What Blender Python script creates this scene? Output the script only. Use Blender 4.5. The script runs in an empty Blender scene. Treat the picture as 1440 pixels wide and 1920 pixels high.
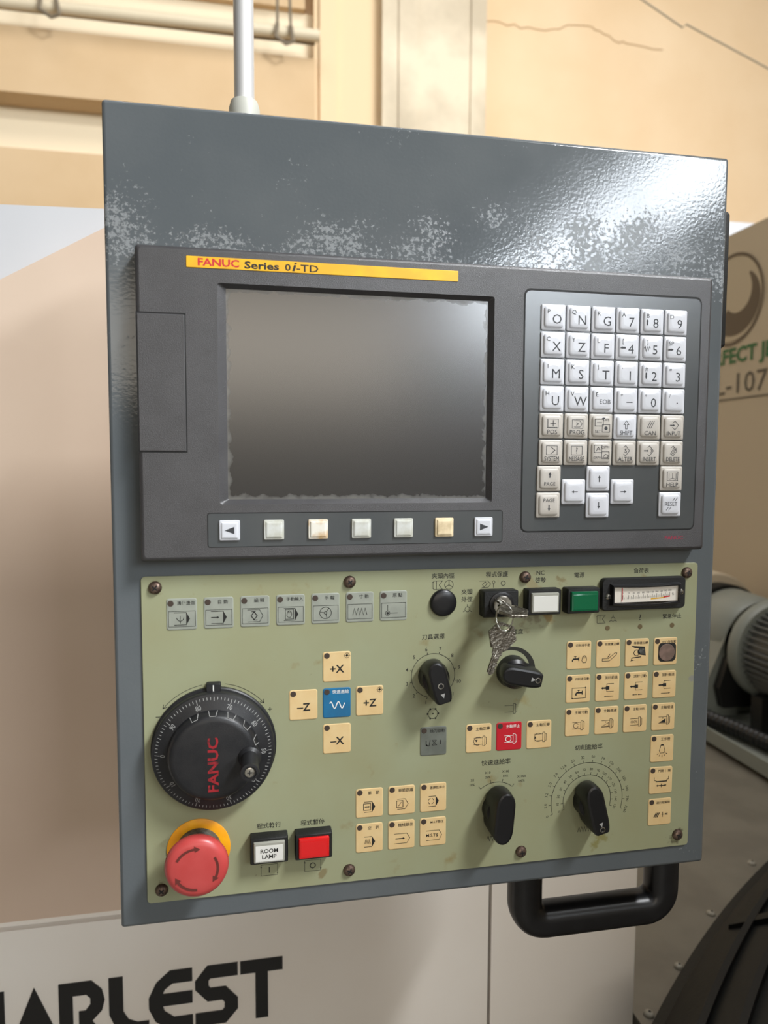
import bpy, math, random
from mathutils import Vector, Matrix
random.seed(7)
SC = bpy.context.scene
COL = SC.collection
R = math.radians

# ------------------------------------------------------------------ camera
# world: X right, Y away from the viewer, Z up; the cabinet's front face is the plane Y = 0,
# its lower left corner at X = -0.2186, Z = 1.05
OX, OZ = -0.2186, 1.05
cd = bpy.data.cameras.new('camera')
cam = bpy.data.objects.new('camera', cd); COL.objects.link(cam)
r_ = (0.9820021, 0.00398781, 0.18882788); u_ = (0.0097097, 0.9973891, -0.07155906); f_ = (0.18862024, -0.07210461, -0.97939947)
P2W = lambda v: Vector((v[0], -v[2], v[1]))          # panel axes (right, up, out) -> world
xr, yu, fw = P2W(r_).normalized(), P2W(u_).normalized(), P2W(f_).normalized()
zb = -fw; yu = (yu - zb * yu.dot(zb)).normalized(); xr = yu.cross(zb)
cam.matrix_world = Matrix(((xr.x, yu.x, zb.x, -0.13112), (xr.y, yu.y, zb.y, -0.47741), (xr.z, yu.z, zb.z, 1.36481), (0, 0, 0, 1)))
cd.sensor_fit = 'VERTICAL'; cd.sensor_height = 36.0; cd.sensor_width = 27.0
cd.lens = 1320.0 / 1920.0 * 36.0
cd.clip_start = 0.01; cd.clip_end = 100
cd.dof.use_dof = True; cd.dof.focus_distance = 0.53; cd.dof.aperture_fstop = 7.5
SC.camera = cam

# ------------------------------------------------------------------ world, lights, exposure
w = bpy.data.worlds.new('world'); SC.world = w; w.use_nodes = True
w.node_tree.nodes['Background'].inputs[0].default_value = (0.8, 0.86, 1.0, 1)
w.node_tree.nodes['Background'].inputs[1].default_value = 0.3
def area(name, loc, rot, sx, sy, power, col):
    d = bpy.data.lights.new(name, 'AREA'); d.shape = 'RECTANGLE'; d.size = sx; d.size_y = sy; d.energy = power; d.color = col
    o = bpy.data.objects.new(name, d); o.location = loc; o.rotation_euler = rot; COL.objects.link(o); return o
# daylight through the long window strip high in the right wall, faces -X
area('window_daylight', (4.97, -8.0, 4.75), (0, R(90), 0), 1.0, 14.0, 1700, (0.86, 0.93, 1.0))
# overhead lights: two added fills, then a skylight following the shadow direction
area('overhead_light', (0.8, 1.6, 6.9), (0, 0, 0), 6.0, 2.0, 165, (1.0, 0.96, 0.92))  # added fill that brightens the back wall
area('overhead_light', (-0.5, -7.0, 6.9), (0, 0, 0), 6.0, 2.0, 40, (1.0, 0.96, 0.9))  # added fill for the hall's ambient light
area('overhead_light', (3.7, -3.4, 6.9), (0, 0, 0), 1.2, 1.8, 1000, (0.96, 0.98, 1.0))
# frosted, yellowed gate windows in the far wall behind the viewer
area('gate_window_daylight', (-3.0, -21.9, 5.0), (R(90), 0, 0), 16.0, 3.0, 640, (1.0, 0.90, 0.76))
vs = SC.view_settings
vs.view_transform = 'Standard'; vs.look = 'None'; vs.exposure = 0.12; vs.gamma = 1.0; vs.use_curve_mapping = False

# ------------------------------------------------------------------ materials
def lin(c):
    return tuple((v / 255 / 12.92 if v <= 10 else ((v / 255 + 0.055) / 1.055) ** 2.4) for v in c) + (1.0,)
MATS = {}
def mat(name, rgb, rough=0.5, metal=0.0, var=0.0, vscale=30.0, rgb2=None, cover=0.5, soft=0.1, bump=0.0, bscale=900.0,
        spec=0.5, trans=0.0, emit=0.0, rough2=None, coat=0.0, detail=6.0):
    if name in MATS: return MATS[name]
    m = bpy.data.materials.new(name); m.use_nodes = True; MATS[name] = m
    nt = m.node_tree; b = nt.nodes['Principled BSDF']
    b.inputs['Base Color'].default_value = lin(rgb); b.inputs['Roughness'].default_value = rough
    b.inputs['Metallic'].default_value = metal; b.inputs['Specular IOR Level'].default_value = spec
    b.inputs['Transmission Weight'].default_value = trans; b.inputs['Coat Weight'].default_value = coat
    tc = nt.nodes.new('ShaderNodeTexCoord')
    def noise(sc, det=detail):
        n = nt.nodes.new('ShaderNodeTexNoise'); n.inputs['Scale'].default_value = sc; n.inputs['Detail'].default_value = det
        nt.links.new(tc.outputs['Object'], n.inputs['Vector']); return n
    if rgb2 is not None:
        n = noise(vscale); rp = nt.nodes.new('ShaderNodeValToRGB')
        rp.color_ramp.elements[0].position = max(0, cover - soft); rp.color_ramp.elements[1].position = min(1, cover + soft)
        mx = nt.nodes.new('ShaderNodeMix'); mx.data_type = 'RGBA'
        mx.inputs[6].default_value = lin(rgb); mx.inputs[7].default_value = lin(rgb2)
        nt.links.new(n.outputs['Fac'], rp.inputs[0]); nt.links.new(rp.outputs[0], mx.inputs[0]); nt.links.new(mx.outputs[2], b.inputs['Base Color'])
        if rough2 is not None:
            mr = nt.nodes.new('ShaderNodeMapRange'); mr.inputs[3].default_value = rough; mr.inputs[4].default_value = rough2
            nt.links.new(rp.outputs[0], mr.inputs[0]); nt.links.new(mr.outputs[0], b.inputs['Roughness'])
    if bump:
        n2 = noise(bscale, 2.0); bp = nt.nodes.new('ShaderNodeBump'); bp.inputs['Strength'].default_value = bump; bp.inputs['Distance'].default_value = 0.001
        nt.links.new(n2.outputs['Fac'], bp.inputs['Height']); nt.links.new(bp.outputs[0], b.inputs['Normal'])
    if emit:
        b.inputs['Emission Color'].default_value = lin(rgb); b.inputs['Emission Strength'].default_value = emit
    return m

def cabinet_paint():
    """blue grey gloss enamel with flaked, chalky patches gathered just above the display unit"""
    m = bpy.data.materials.new('cabinet_enamel'); m.use_nodes = True; nt = m.node_tree; b = nt.nodes['Principled BSDF']; L = nt.links.new
    N = lambda t: nt.nodes.new('ShaderNode' + t)
    tc = N('TexCoord'); sep = N('SeparateXYZ'); L(tc.outputs['Object'], sep.inputs[0])
    def noise(sc, det, rough=0.5):
        n = N('TexNoise'); n.inputs['Scale'].default_value = sc; n.inputs['Detail'].default_value = det; n.inputs['Roughness'].default_value = rough
        L(tc.outputs['Object'], n.inputs['Vector']); return n
    def mrange(src, a, b_, c=0.0, d=1.0):
        q = N('MapRange'); q.inputs[1].default_value = a; q.inputs[2].default_value = b_; q.inputs[3].default_value = c; q.inputs[4].default_value = d
        L(src, q.inputs[0]); return q.outputs[0]
    def mth(op, a, b_):
        q = N('Math'); q.operation = op; q.use_clamp = False
        for i, v in enumerate((a, b_)):
            if isinstance(v, (int, float)): q.inputs[i].default_value = v
            else: L(v, q.inputs[i])
        return q.outputs[0]
    # flakes: density grows from y = 500 mm down to the display unit's upper edge (448 mm) and fades below
    band = mrange(sep.outputs['Y'], 0.506, 0.448, 0.0, 0.105)
    below = mrange(sep.outputs['Y'], 0.400, 0.446, -0.14, 0.0)
    big = noise(20, 3).outputs['Fac']; fine = noise(330, 7, 0.7).outputs['Fac']
    v = mth('ADD', mth('ADD', mth('MULTIPLY', fine, 0.62), mth('MULTIPLY', big, 0.5)), mth('ADD', band, below))
    flake = mth('MULTIPLY', mrange(v, 0.672, 0.715), 0.75)
    smear = mrange(noise(9, 5).outputs['Fac'], 0.45, 0.72)
    mx = N('Mix'); mx.data_type = 'RGBA'; mx.inputs[6].default_value = lin((88, 93, 96)); mx.inputs[7].default_value = lin((97, 101, 103)); L(smear, mx.inputs[0])
    m2 = N('Mix'); m2.data_type = 'RGBA'; m2.inputs[7].default_value = lin((136, 140, 142)); L(flake, m2.inputs[0]); L(mx.outputs[2], m2.inputs[6])
    L(m2.outputs[2], b.inputs['Base Color'])
    rg = mth('ADD', mth('MULTIPLY', flake, 0.33), mrange(smear, 0, 1, 0.10, 0.16)); L(rg, b.inputs['Roughness'])
    bp = N('Bump'); bp.inputs['Strength'].default_value = 0.09; bp.inputs['Distance'].default_value = 0.0006
    L(mth('ADD', noise(420, 1.5).outputs['Fac'], mth('MULTIPLY', flake, 0.5)), bp.inputs['Height']); L(bp.outputs[0], b.inputs['Normal'])
    b.inputs['Specular IOR Level'].default_value = 0.35
    return m
def plate_paint():
    """khaki green printed aluminium plate with oily brown smears"""
    m = bpy.data.materials.new('operator_plate_paint'); m.use_nodes = True; nt = m.node_tree; b = nt.nodes['Principled BSDF']; L = nt.links.new
    N = lambda t: nt.nodes.new('ShaderNode' + t)
    tc = N('TexCoord')
    def layer(sc, det, lo, hi):
        n = N('TexNoise'); n.inputs['Scale'].default_value = sc; n.inputs['Detail'].default_value = det; L(tc.outputs['Object'], n.inputs['Vector'])
        q = N('MapRange'); q.inputs[1].default_value = lo; q.inputs[2].default_value = hi; L(n.outputs['Fac'], q.inputs[0]); return q.outputs[0]
    def mix(fac, a, c):
        q = N('Mix'); q.data_type = 'RGBA'; L(fac, q.inputs[0])
        if isinstance(a, tuple): q.inputs[6].default_value = a
        else: L(a, q.inputs[6])
        q.inputs[7].default_value = c; return q.outputs[2]
    c = mix(layer(14, 6, 0.3, 0.75), lin((147, 151, 122)), lin((142, 141, 108)))
    c = mix(layer(55, 8, 0.66, 0.80), c, lin((128, 112, 70)))
    c = mix(layer(160, 8, 0.74, 0.80), c, lin((92, 80, 56)))
    nz = N('TexNoise'); nz.inputs['Scale'].default_value = 130; nz.inputs['Detail'].default_value = 8; L(tc.outputs['Object'], nz.inputs['Vector'])
    for sx, sy_, r, col in ((.303, .202, .011, (132, 108, 60)), (.288, .199, .016, (112, 104, 80)), (.262, .200, .009, (120, 112, 84)), (.290, .226, .012, (140, 130, 96)), (.311, .229, .008, (120, 108, 74)),
                           (.026, .231, .009, (110, 98, 70)), (.412, .026, .012, (70, 60, 44)), (.028, .024, .011, (84, 72, 48)), (.346, .028, .016, (122, 116, 66)), (.283, .140, .012, (140, 132, 92)), (.136, .026, .008, (120, 106, 74)), (.421, .150, .006, (128, 128, 128))):
        vd = N('VectorMath'); vd.operation = 'DISTANCE'; L(tc.outputs['Object'], vd.inputs[0]); vd.inputs[1].default_value = (sx, sy_, .0015)
        q = N('MapRange'); q.inputs[1].default_value = r; q.inputs[2].default_value = 0.0; q.inputs[3].default_value = -.25; q.inputs[4].default_value = .22; q.clamp = True; L(vd.outputs['Value'], q.inputs[0])
        ad = N('Math'); ad.operation = 'ADD'; L(q.outputs[0], ad.inputs[0]); L(nz.outputs['Fac'], ad.inputs[1])
        q2 = N('MapRange'); q2.inputs[1].default_value = .50; q2.inputs[2].default_value = .62; q2.inputs[4].default_value = .8; L(ad.outputs[0], q2.inputs[0])
        c = mix(q2.outputs[0], c, lin(col))
    L(c, b.inputs['Base Color']); b.inputs['Roughness'].default_value = 0.42; b.inputs['Specular IOR Level'].default_value = 0.4
    return m
def screen_glass():
    """unlit display: dark matt filter, dust caked along its edges"""
    m = bpy.data.materials.new('display_glass'); m.use_nodes = True; nt = m.node_tree; b = nt.nodes['Principled BSDF']; L = nt.links.new
    N = lambda t: nt.nodes.new('ShaderNode' + t)
    tc = N('TexCoord'); sep = N('SeparateXYZ'); L(tc.outputs['Object'], sep.inputs[0])
    def mth(op, a, b_=0.0):
        q = N('Math'); q.operation = op
        for i, v in enumerate((a, b_)):
            if isinstance(v, (int, float)): q.inputs[i].default_value = v
            else: L(v, q.inputs[i])
        return q.outputs[0]
    ex = mth('SUBTRACT', 0.0885, mth('ABSOLUTE', mth('SUBTRACT', sep.outputs['X'], 0.1622)))
    ey = mth('SUBTRACT', 0.0680, mth('ABSOLUTE', mth('SUBTRACT', sep.outputs['Y'], 0.3568)))
    d = mth('MINIMUM', ex, ey)
    n = N('TexNoise'); n.inputs['Scale'].default_value = 160; n.inputs['Detail'].default_value = 8; L(tc.outputs['Object'], n.inputs['Vector'])
    q = N('MapRange'); q.inputs[1].default_value = 0.0030; q.inputs[2].default_value = 0.0; L(mth('ADD', d, mth('MULTIPLY', mth('SUBTRACT', n.outputs['Fac'], 0.5), 0.009)), q.inputs[0])
    mx = N('Mix'); mx.data_type = 'RGBA'; mx.inputs[6].default_value = lin((22, 21, 21)); mx.inputs[7].default_value = lin((92, 90, 84)); L(q.outputs[0], mx.inputs[0])
    L(mx.outputs[2], b.inputs['Base Color'])
    r = N('MapRange'); r.inputs[3].default_value = 0.26; r.inputs[4].default_value = 0.85; L(q.outputs[0], r.inputs[0]); L(r.outputs[0], b.inputs['Roughness'])
    b.inputs['Specular IOR Level'].default_value = 1.0; b.inputs['Coat Weight'].default_value = 0.8; b.inputs['Coat Roughness'].default_value = 0.2
    return m

M_CAB = cabinet_paint(); M_PLATE = plate_paint(); M_SCREEN = screen_glass()
M_BEZEL = mat('bezel_plastic', (58, 57, 59), 0.36, spec=0.8, bump=0.28, bscale=2000, rgb2=(64, 63, 65), vscale=40)
M_FLAT = mat('keypad_film', (66, 70, 72), 0.26, spec=0.8, rgb2=(72, 75, 76), vscale=20)
M_GAP = mat('gap_black', (12, 12, 12), 0.7)
M_KEYW = mat('key_white', (204, 206, 212), 0.35, coat=0.2)
M_KEYB = mat('key_beige', (186, 181, 173), 0.4, rgb2=(177, 171, 162), vscale=70)
M_KEYS = mat('softkey_grey_white', (200, 202, 197), 0.45, rgb2=(184, 184, 173), vscale=120)
M_KEYY = mat('softkey_yellowed', (205, 185, 148), 0.5, rgb2=(226, 208, 172), vscale=160)
M_KEYST = mat('softkey_stained', (222, 218, 206), 0.5, rgb2=(196, 164, 118), vscale=110, cover=0.56)
M_INK = mat('ink_dark', (52, 54, 58), 0.6)
M_INKB = mat('ink_black', (22, 22, 20), 0.6)
M_INKP = mat('ink_plate', (34, 34, 27), 0.6)
M_WHITE = mat('ink_white', (225, 226, 222), 0.5)
M_INKG = mat('ink_faint_white', (150, 150, 148), 0.6)
M_RED = mat('ink_red', (196, 32, 44), 0.5)
M_REDW = mat('ink_red_worn', (150, 26, 36), 0.5, rgb2=(60, 26, 30), vscale=260, cover=0.60)
M_REDD = mat('ink_red_faded', (150, 40, 66), 0.5)
M_YEL = mat('strip_yellow', (238, 184, 26), 0.38, metal=0.1, rgb2=(226, 170, 30), vscale=60)
M_CREAM = mat('button_cream', (216, 191, 142), 0.5, rgb2=(208, 175, 122), vscale=70, soft=0.25)
M_MGREY = mat('button_grey', (146, 150, 139), 0.45, rgb2=(137, 141, 131), vscale=80)
M_MGREYW = mat('button_grey_worn', (104, 108, 100), 0.5, rgb2=(92, 96, 88), vscale=80)
M_BLUE = mat('button_blue', (20, 106, 150), 0.42, rgb2=(28, 96, 136), vscale=60)
M_BRED = mat('button_red', (186, 22, 38), 0.42)
M_LED = mat('indicator_brown', (62, 50, 42), 0.5)
M_LEDR = mat('indicator_faint', (98, 84, 56), 0.5)
M_BLACK = mat('knob_black', (15, 15, 17), 0.34, rgb2=(20, 20, 22), vscale=80)
M_BLACKM = mat('housing_black', (18, 19, 19), 0.5, bump=0.2, bscale=700)
M_WHEEL = mat('handwheel_black', (24, 25, 28), 0.42, rgb2=(31, 31, 33), vscale=120, bump=0.1, bscale=1500)
M_ESTOP = mat('emergency_red', (186, 72, 70), 0.36, rgb2=(178, 62, 60), vscale=40)
M_ARROW = mat('emergency_arrow', (96, 38, 32), 0.6)
M_ERING = mat('emergency_yellow', (240, 168, 8), 0.45, rgb2=(226, 148, 10), vscale=60)
M_GREYR = mat('gasket_grey', (92, 94, 88), 0.6, rgb2=(60, 60, 56), vscale=300)
M_SCREW = mat('screw_oxidised', (126, 108, 96), 0.3, metal=0.8, rgb2=(78, 62, 54), vscale=300, rough2=0.55)
M_STEEL = mat('steel_bright', (196, 194, 186), 0.24, metal=1.0)
M_KEYM = mat('key_nickel', (168, 164, 154), 0.3, metal=1.0, rgb2=(110, 104, 94), vscale=420, rough2=0.5, bump=0.6, bscale=700)
M_ALU = mat('pole_aluminium', (226, 226, 226), 0.38, metal=0.45)
M_ZAMAK = mat('flange_grey', (186, 186, 176), 0.5)
M_LENSW = mat('lens_white', (214, 214, 208), 0.3, coat=0.4)
M_LENSG = mat('lens_green', (0, 92, 58), 0.16, coat=0.6)
M_LENSR = mat('lens_red', (206, 8, 14), 0.2, coat=0.6)
M_RIM = mat('lens_rim_clear', (150, 150, 140), 0.25)
M_FACE = mat('meter_face', (232, 226, 214), 0.5)
M_CLEAR = bpy.data.materials.new('clear_plastic'); M_CLEAR.use_nodes = True
_n = M_CLEAR.node_tree; _t = _n.nodes.new('ShaderNodeBsdfTransparent'); _g = _n.nodes.new('ShaderNodeBsdfGlossy'); _g.inputs['Roughness'].default_value = .05; _m = _n.nodes.new('ShaderNodeMixShader'); _m.inputs[0].default_value = .05
_n.links.new(_t.outputs[0], _m.inputs[1]); _n.links.new(_g.outputs[0], _m.inputs[2]); _n.links.new(_m.outputs[0], _n.nodes['Material Output'].inputs[0])
M_OLD = mat('worn_hole_metal', (122, 100, 90), 0.5, rgb2=(104, 86, 76), vscale=200)
M_GUARD = mat('guard_white', (236, 230, 222), 0.30, rgb2=(232, 224, 214), vscale=3)
M_GUARDSHADE = mat('guard_shade_beige', (212, 190, 170), 0.32, rgb2=(206, 182, 162), vscale=3)  # white paint tinted beige: warm bounce and shade put into the colour
M_GUARD2 = mat('guard_top_white', (196, 198, 202), 0.4)
M_LETTER = mat('letter_black', (14, 13, 13), 0.4)
M_GREYM = mat('grey_machine_paint', (116, 112, 102), 0.38, rgb2=(106, 102, 93), vscale=12)
M_SCREWG = mat('screw_dull', (150, 146, 134), 0.5)
M_TAN = mat('tan_machine_paint', (198, 186, 164), 0.45)
M_LOGO1 = mat('logo_dark', (96, 84, 70), 0.5); M_LOGO2 = mat('logo_pale', (196, 184, 160), 0.5)
M_GREEN = mat('letter_green', (30, 110, 62), 0.5); M_DGREY = mat('letter_grey', (88, 84, 76), 0.5)
M_PUMP = mat('pump_pale_grey', (134, 140, 134), 0.4); M_MOTOR = mat('motor_grey', (104, 108, 108), 0.42)
M_DUCT = mat('duct_black', (16, 18, 18), 0.6, spec=0.3, bump=0.3, bscale=200)
M_WALL = mat('wall_cream', (230, 204, 168), 0.85, rgb2=(220, 190, 150), vscale=1.2, soft=0.2)
M_BEAM = mat('beam_tan', (212, 184, 146), 0.85, rgb2=(200, 170, 130), vscale=1.5, soft=0.2)
M_CREAMW = mat('wall_pale_cream', (236, 220, 190), 0.85)
M_CONC = mat('column_concrete', (222, 208, 182), 0.85, rgb2=(190, 176, 152), vscale=2.5, soft=0.15)
M_COLT = mat('column_tan', (226, 200, 162), 0.85)
M_FLOOR = mat('floor_concrete', (118, 114, 106), 0.7, rgb2=(104, 100, 94), vscale=2)
M_CEIL = mat('ceiling_dim', (112, 108, 100), 0.9)
M_WALLD = mat('wall_dingy', (132, 124, 108), 0.9, rgb2=(118, 110, 96), vscale=1.0)
M_DADO = mat('dado_dark', (52, 54, 50), 0.7)
M_PIPE = mat('conduit_white', (214, 200, 172), 0.5); M_WIRE = mat('wire_grey', (120, 108, 90), 0.6)
M_CRACK = mat('crack_dark', (150, 112, 70), 0.9)

# ------------------------------------------------------------------ mesh builder (millimetres in, metres out)
GL = {}
def glyphs(s, bold=0.0):
    k = (s, bold)
    if k not in GL:
        c = bpy.data.curves.new('t', 'FONT'); c.body = s; c.resolution_u = 2; c.offset = bold
        o = bpy.data.objects.new('t', c); me = o.to_mesh()
        GL[k] = ([(v.co.x, v.co.y) for v in me.vertices], [list(p.vertices) for p in me.polygons])
        o.to_mesh_clear(); bpy.data.objects.remove(o); bpy.data.curves.remove(c)
    return GL[k]
def rrect(cx, cy, w, h, r, n=4):
    r = max(min(r, w / 2 - 1e-4, h / 2 - 1e-4), 1e-4); p = []
    for sx, sy, a0 in ((1, 1, 0), (-1, 1, 90), (-1, -1, 180), (1, -1, 270)):
        for i in range(n + 1):
            a = R(a0 + 90 * i / n); p.append((cx + sx * (w / 2 - r) + r * math.cos(a), cy + sy * (h / 2 - r) + r * math.sin(a)))
    return p
class MB:
    def __init__(s): s.v = []; s.f = []; s.m = []; s.s = []
    def add(s, vs, fs, mi=0, sm=True):
        b = len(s.v); s.v += [tuple(v) for v in vs]
        for f in fs: s.f.append([b + i for i in f]); s.m.append(mi); s.s.append(sm and len(f) < 5)
        return s
    def loft(s, loops, mi=0, cap0=True, cap1=True, closed=True, sm=True):
        n = len(loops[0]); vs = [p for l in loops for p in l]; fs = []
        for k in range(len(loops) - 1):
            for i in range(n if closed else n - 1):
                j = (i + 1) % n; fs.append([k * n + i, k * n + j, (k + 1) * n + j, (k + 1) * n + i])
        if cap0: fs.append(list(range(n))[::-1])
        if cap1: fs.append([(len(loops) - 1) * n + i for i in range(n)])
        return s.add(vs, fs, mi, sm)
    def box(s, x0, x1, y0, y1, z0, z1, mi=0):
        return s.loft([[(x0, y0, z), (x1, y0, z), (x1, y1, z), (x0, y1, z)] for z in (z0, z1)], mi)
    def rbox(s, cx, cy, w, h, r, prof, mi=0, n=4, cap0=True, cap1=True):
        """prof: (inset, z) pairs from back to front"""
        return s.loft([[(x, y, z) for x, y in rrect(cx, cy, w - 2 * i, h - 2 * i, r - i if r > i else 0.05, n)] for i, z in prof], mi, cap0, cap1)
    def prism(s, pts, z0, z1, mi=0, bev=0.0):
        return s.loft([[(x, y, z0) for x, y in pts], [(x, y, z1) for x, y in pts]], mi)
    def flat(s, pts, z, mi=0): return s.add([(x, y, z) for x, y in pts], [list(range(len(pts)))], mi)
    def lathe(s, cx, cy, prof, n=48, mi=0, cap0=True, cap1=True):
        return s.loft([[(cx + r * math.cos(2 * math.pi * i / n), cy + r * math.sin(2 * math.pi * i / n), z) for i in range(n)] for r, z in prof], mi, cap0, cap1)
    def line(s, pts, w, z, closed=False, mi=0):
        n = len(pts); L = []; Rr = []
        for i in range(n):
            a = pts[i - 1] if (i or closed) else pts[i]; c = pts[(i + 1) % n] if (i < n - 1 or closed) else pts[i]; b = pts[i]
            def nd(p, q):
                d = math.hypot(q[0] - p[0], q[1] - p[1]); return ((q[0] - p[0]) / d, (q[1] - p[1]) / d) if d > 1e-9 else None
            d1, d2 = nd(a, b), nd(b, c); d1 = d1 or d2; d2 = d2 or d1
            nx, ny = -(d1[1] + d2[1]), d1[0] + d2[0]; l = math.hypot(nx, ny) or 1; nx /= l; ny /= l
            k = w / 2 / max(0.4, nx * -d1[1] + ny * d1[0])
            L.append((b[0] + nx * k, b[1] + ny * k, z)); Rr.append((b[0] - nx * k, b[1] - ny * k, z))
        fs = [[i, n + i, n + (i + 1) % n, (i + 1) % n] for i in range(n if closed else n - 1)]
        return s.add(L + Rr, fs, mi)
    def circ(s, cx, cy, r, w, z, mi=0, n=24, a0=0, a1=360):
        full = a1 - a0 >= 360
        pts = [(cx + r * math.cos(R(a0 + (a1 - a0) * i / n)), cy + r * math.sin(R(a0 + (a1 - a0) * i / n))) for i in range(n if full else n + 1)]
        return s.line(pts, w, z, full, mi)
    def disc(s, cx, cy, r, z, mi=0, n=20): return s.flat([(cx + r * math.cos(2 * math.pi * i / n), cy + r * math.sin(2 * math.pi * i / n)) for i in range(n)], z, mi)
    def arrow(s, x0, y0, x1, y1, w, z, head=1.2, mi=0):
        d = math.hypot(x1 - x0, y1 - y0); ux, uy = (x1 - x0) / d, (y1 - y0) / d
        bx, by = x1 - ux * head, y1 - uy * head
        s.line([(x0, y0), (bx, by)], w, z, mi=mi)
        return s.flat([(bx - uy * head * .55, by + ux * head * .55), (bx + uy * head * .55, by - ux * head * .55), (x1, y1)], z, mi)
    def text(s, t, x, y, size, z, al='c', bold=0.0, rot=0.0, shear=0.0, sx=1.0, mi=0, va='c'):
        vs, fs = glyphs(t, bold)
        if not vs: return s
        x0, x1 = min(v[0] for v in vs), max(v[0] for v in vs); y0, y1 = min(v[1] for v in vs), max(v[1] for v in vs)
        ox = {'c': (x0 + x1) / 2, 'l': x0, 'r': x1}[al]; oy = (y0 + y1) / 2 if va == 'c' else 0.0
        ca, sa = math.cos(R(rot)), math.sin(R(rot)); out = []
        for a, b in vs:
            a, b = (a - ox) * size * sx, (b - oy) * size; a += b * shear
            out.append((x + a * ca - b * sa, y + a * sa + b * ca, z))
        return s.add(out, fs, mi)
    def fit(s, t, x0, x1, y0, y1, z, bold=0.0, shear=0.0, mi=0):
        vs, fs = glyphs(t, bold)
        a0, a1 = min(v[0] for v in vs), max(v[0] for v in vs); b0, b1 = min(v[1] for v in vs), max(v[1] for v in vs)
        return s.add([(x0 + (a - a0) / (a1 - a0) * (x1 - x0) + (b - b0) / (b1 - b0) * (y1 - y0) * shear, y0 + (b - b0) / (b1 - b0) * (y1 - y0), z) for a, b in vs], fs, mi)
    def tube(s, pts, r, n=10, mi=0, closed=False, cap=True):
        P = [Vector(p) for p in pts]; k = len(P); loops = []; up = None
        for i in range(k):
            a = P[i - 1] if (i or closed) else P[i]; c = P[(i + 1) % k] if (i < k - 1 or closed) else P[i]
            t = (c - a).normalized()
            if up is None: up = t.orthogonal().normalized()
            up = (up - t * up.dot(t)).normalized(); sd = t.cross(up)
            rr = r[i] if isinstance(r, (list, tuple)) else r
            loops.append([tuple(P[i] + (up * math.cos(2 * math.pi * j / n) + sd * math.sin(2 * math.pi * j / n)) * rr) for j in range(n)])
        if closed: loops.append(loops[0])
        return s.loft(loops, mi, cap and not closed, cap and not closed)
    def mesh(s, name, mats, smooth=38, scale=0.001):
        me = bpy.data.meshes.new(name)
        me.from_pydata([(x * scale, y * scale, z * scale) for x, y, z in s.v], [], s.f)
        for m in (mats if isinstance(mats, (list, tuple)) else [mats]): me.materials.append(m)
        me.polygons.foreach_set('material_index', s.m)
        if smooth:
            me.polygons.foreach_set('use_smooth', s.s)
            me.update(); me.set_sharp_from_angle(angle=R(smooth)); me.polygons.foreach_set('use_smooth', s.s)
        me.update(); return me
    def build(s, name, mats, parent=None, loc=(0, 0, 0), smooth=38, scale=0.001, label=None):
        return link(name, s.mesh(name, mats, smooth, scale), parent, loc, label)
def link(name, me, parent=None, loc=(0, 0, 0), label=None):
    o = bpy.data.objects.new(name, me); COL.objects.link(o); o.location = [c for c in loc]
    if parent: o.parent = parent
    if label: o['label'] = label
    return o
def tag(o, label, cat=None, group=None, kind=None):
    o['label'] = label
    if cat: o['category'] = cat
    if group: o['group'] = group
    if kind: o['kind'] = kind
    return o
def panel_thing(name, label, cat, x=0.0, y=0.0, h=0.0):
    """Empty whose local axes are right, up, out of the cabinet's front face"""
    o = bpy.data.objects.new(name, None); COL.objects.link(o)
    o.location = (OX + x / 1000, -h / 1000, OZ + y / 1000); o.rotation_euler = (R(90), 0, 0); o.empty_display_size = 0.02
    return tag(o, label, cat)
def thing(name, label, cat, loc, kind=None):
    o = bpy.data.objects.new(name, None); COL.objects.link(o); o.location = loc; o.empty_display_size = 0.05
    return tag(o, label, cat, kind=kind)
mmv = lambda x, y, h: (x / 1000, y / 1000, h / 1000)
def struct(name, mb, m, parent=None, label=None, scale=1.0, loc=(0, 0, 0)):
    o = mb.build(name, m, parent, loc, smooth=0, scale=scale)
    o['kind'] = 'structure'
    if label: o['label'] = label
    return o

# ------------------------------------------------------------------ the hall
XW, YB, YF, XL, ZC = 5.0, 5.0, -22.0, -14.0, 7.0
struct('floor', MB().box(XL, XW, YF, YB, -0.1, 0.0), M_FLOOR, label='grey concrete floor of the workshop')
cl = MB()
cl.box(XL, XW, 2.6, YB + .2, ZC, ZC + .1); cl.box(XL, 2.9, -6.0, 0.6, ZC, ZC + .1); cl.box(4.3, XW, -6.0, 0.6, ZC, ZC + .1); cl.box(2.9, 4.3, -6.0, -4.4, ZC, ZC + .1); cl.box(2.9, 4.3, -2.4, 0.6, ZC, ZC + .1); cl.box(XL, XW, YF, -8.0, ZC, ZC + .1)
for y0, y1, x0, x1 in ((0.6, 2.6, -2.2, 3.8), (-8.0, -6.0, -3.5, 2.5)): cl.box(XL, x0, y0, y1, ZC, ZC + .1); cl.box(x1, XW, y0, y1, ZC, ZC + .1)
struct('ceiling', cl, M_CEIL, label='dim hall ceiling with openings above the overhead lights')
struct('wall_back', MB().box(XL, XW + .2, YB, YB + .2, 0, ZC), M_WALL, label='cream plaster wall behind the machines')
struct('wall_left', MB().box(XL - .2, XL, YF, YB, 0, ZC), M_WALLD, label='dingy wall on the left of the hall')
wf = MB(); wf.box(XL, XW, YF - .2, YF, 0, 3.4, 1); wf.box(XL, XW, YF - .2, YF, 3.4, ZC, 0)
struct('wall_front', wf, [M_WALLD, M_DADO], label='far dingy wall with dark lower half')
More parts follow.
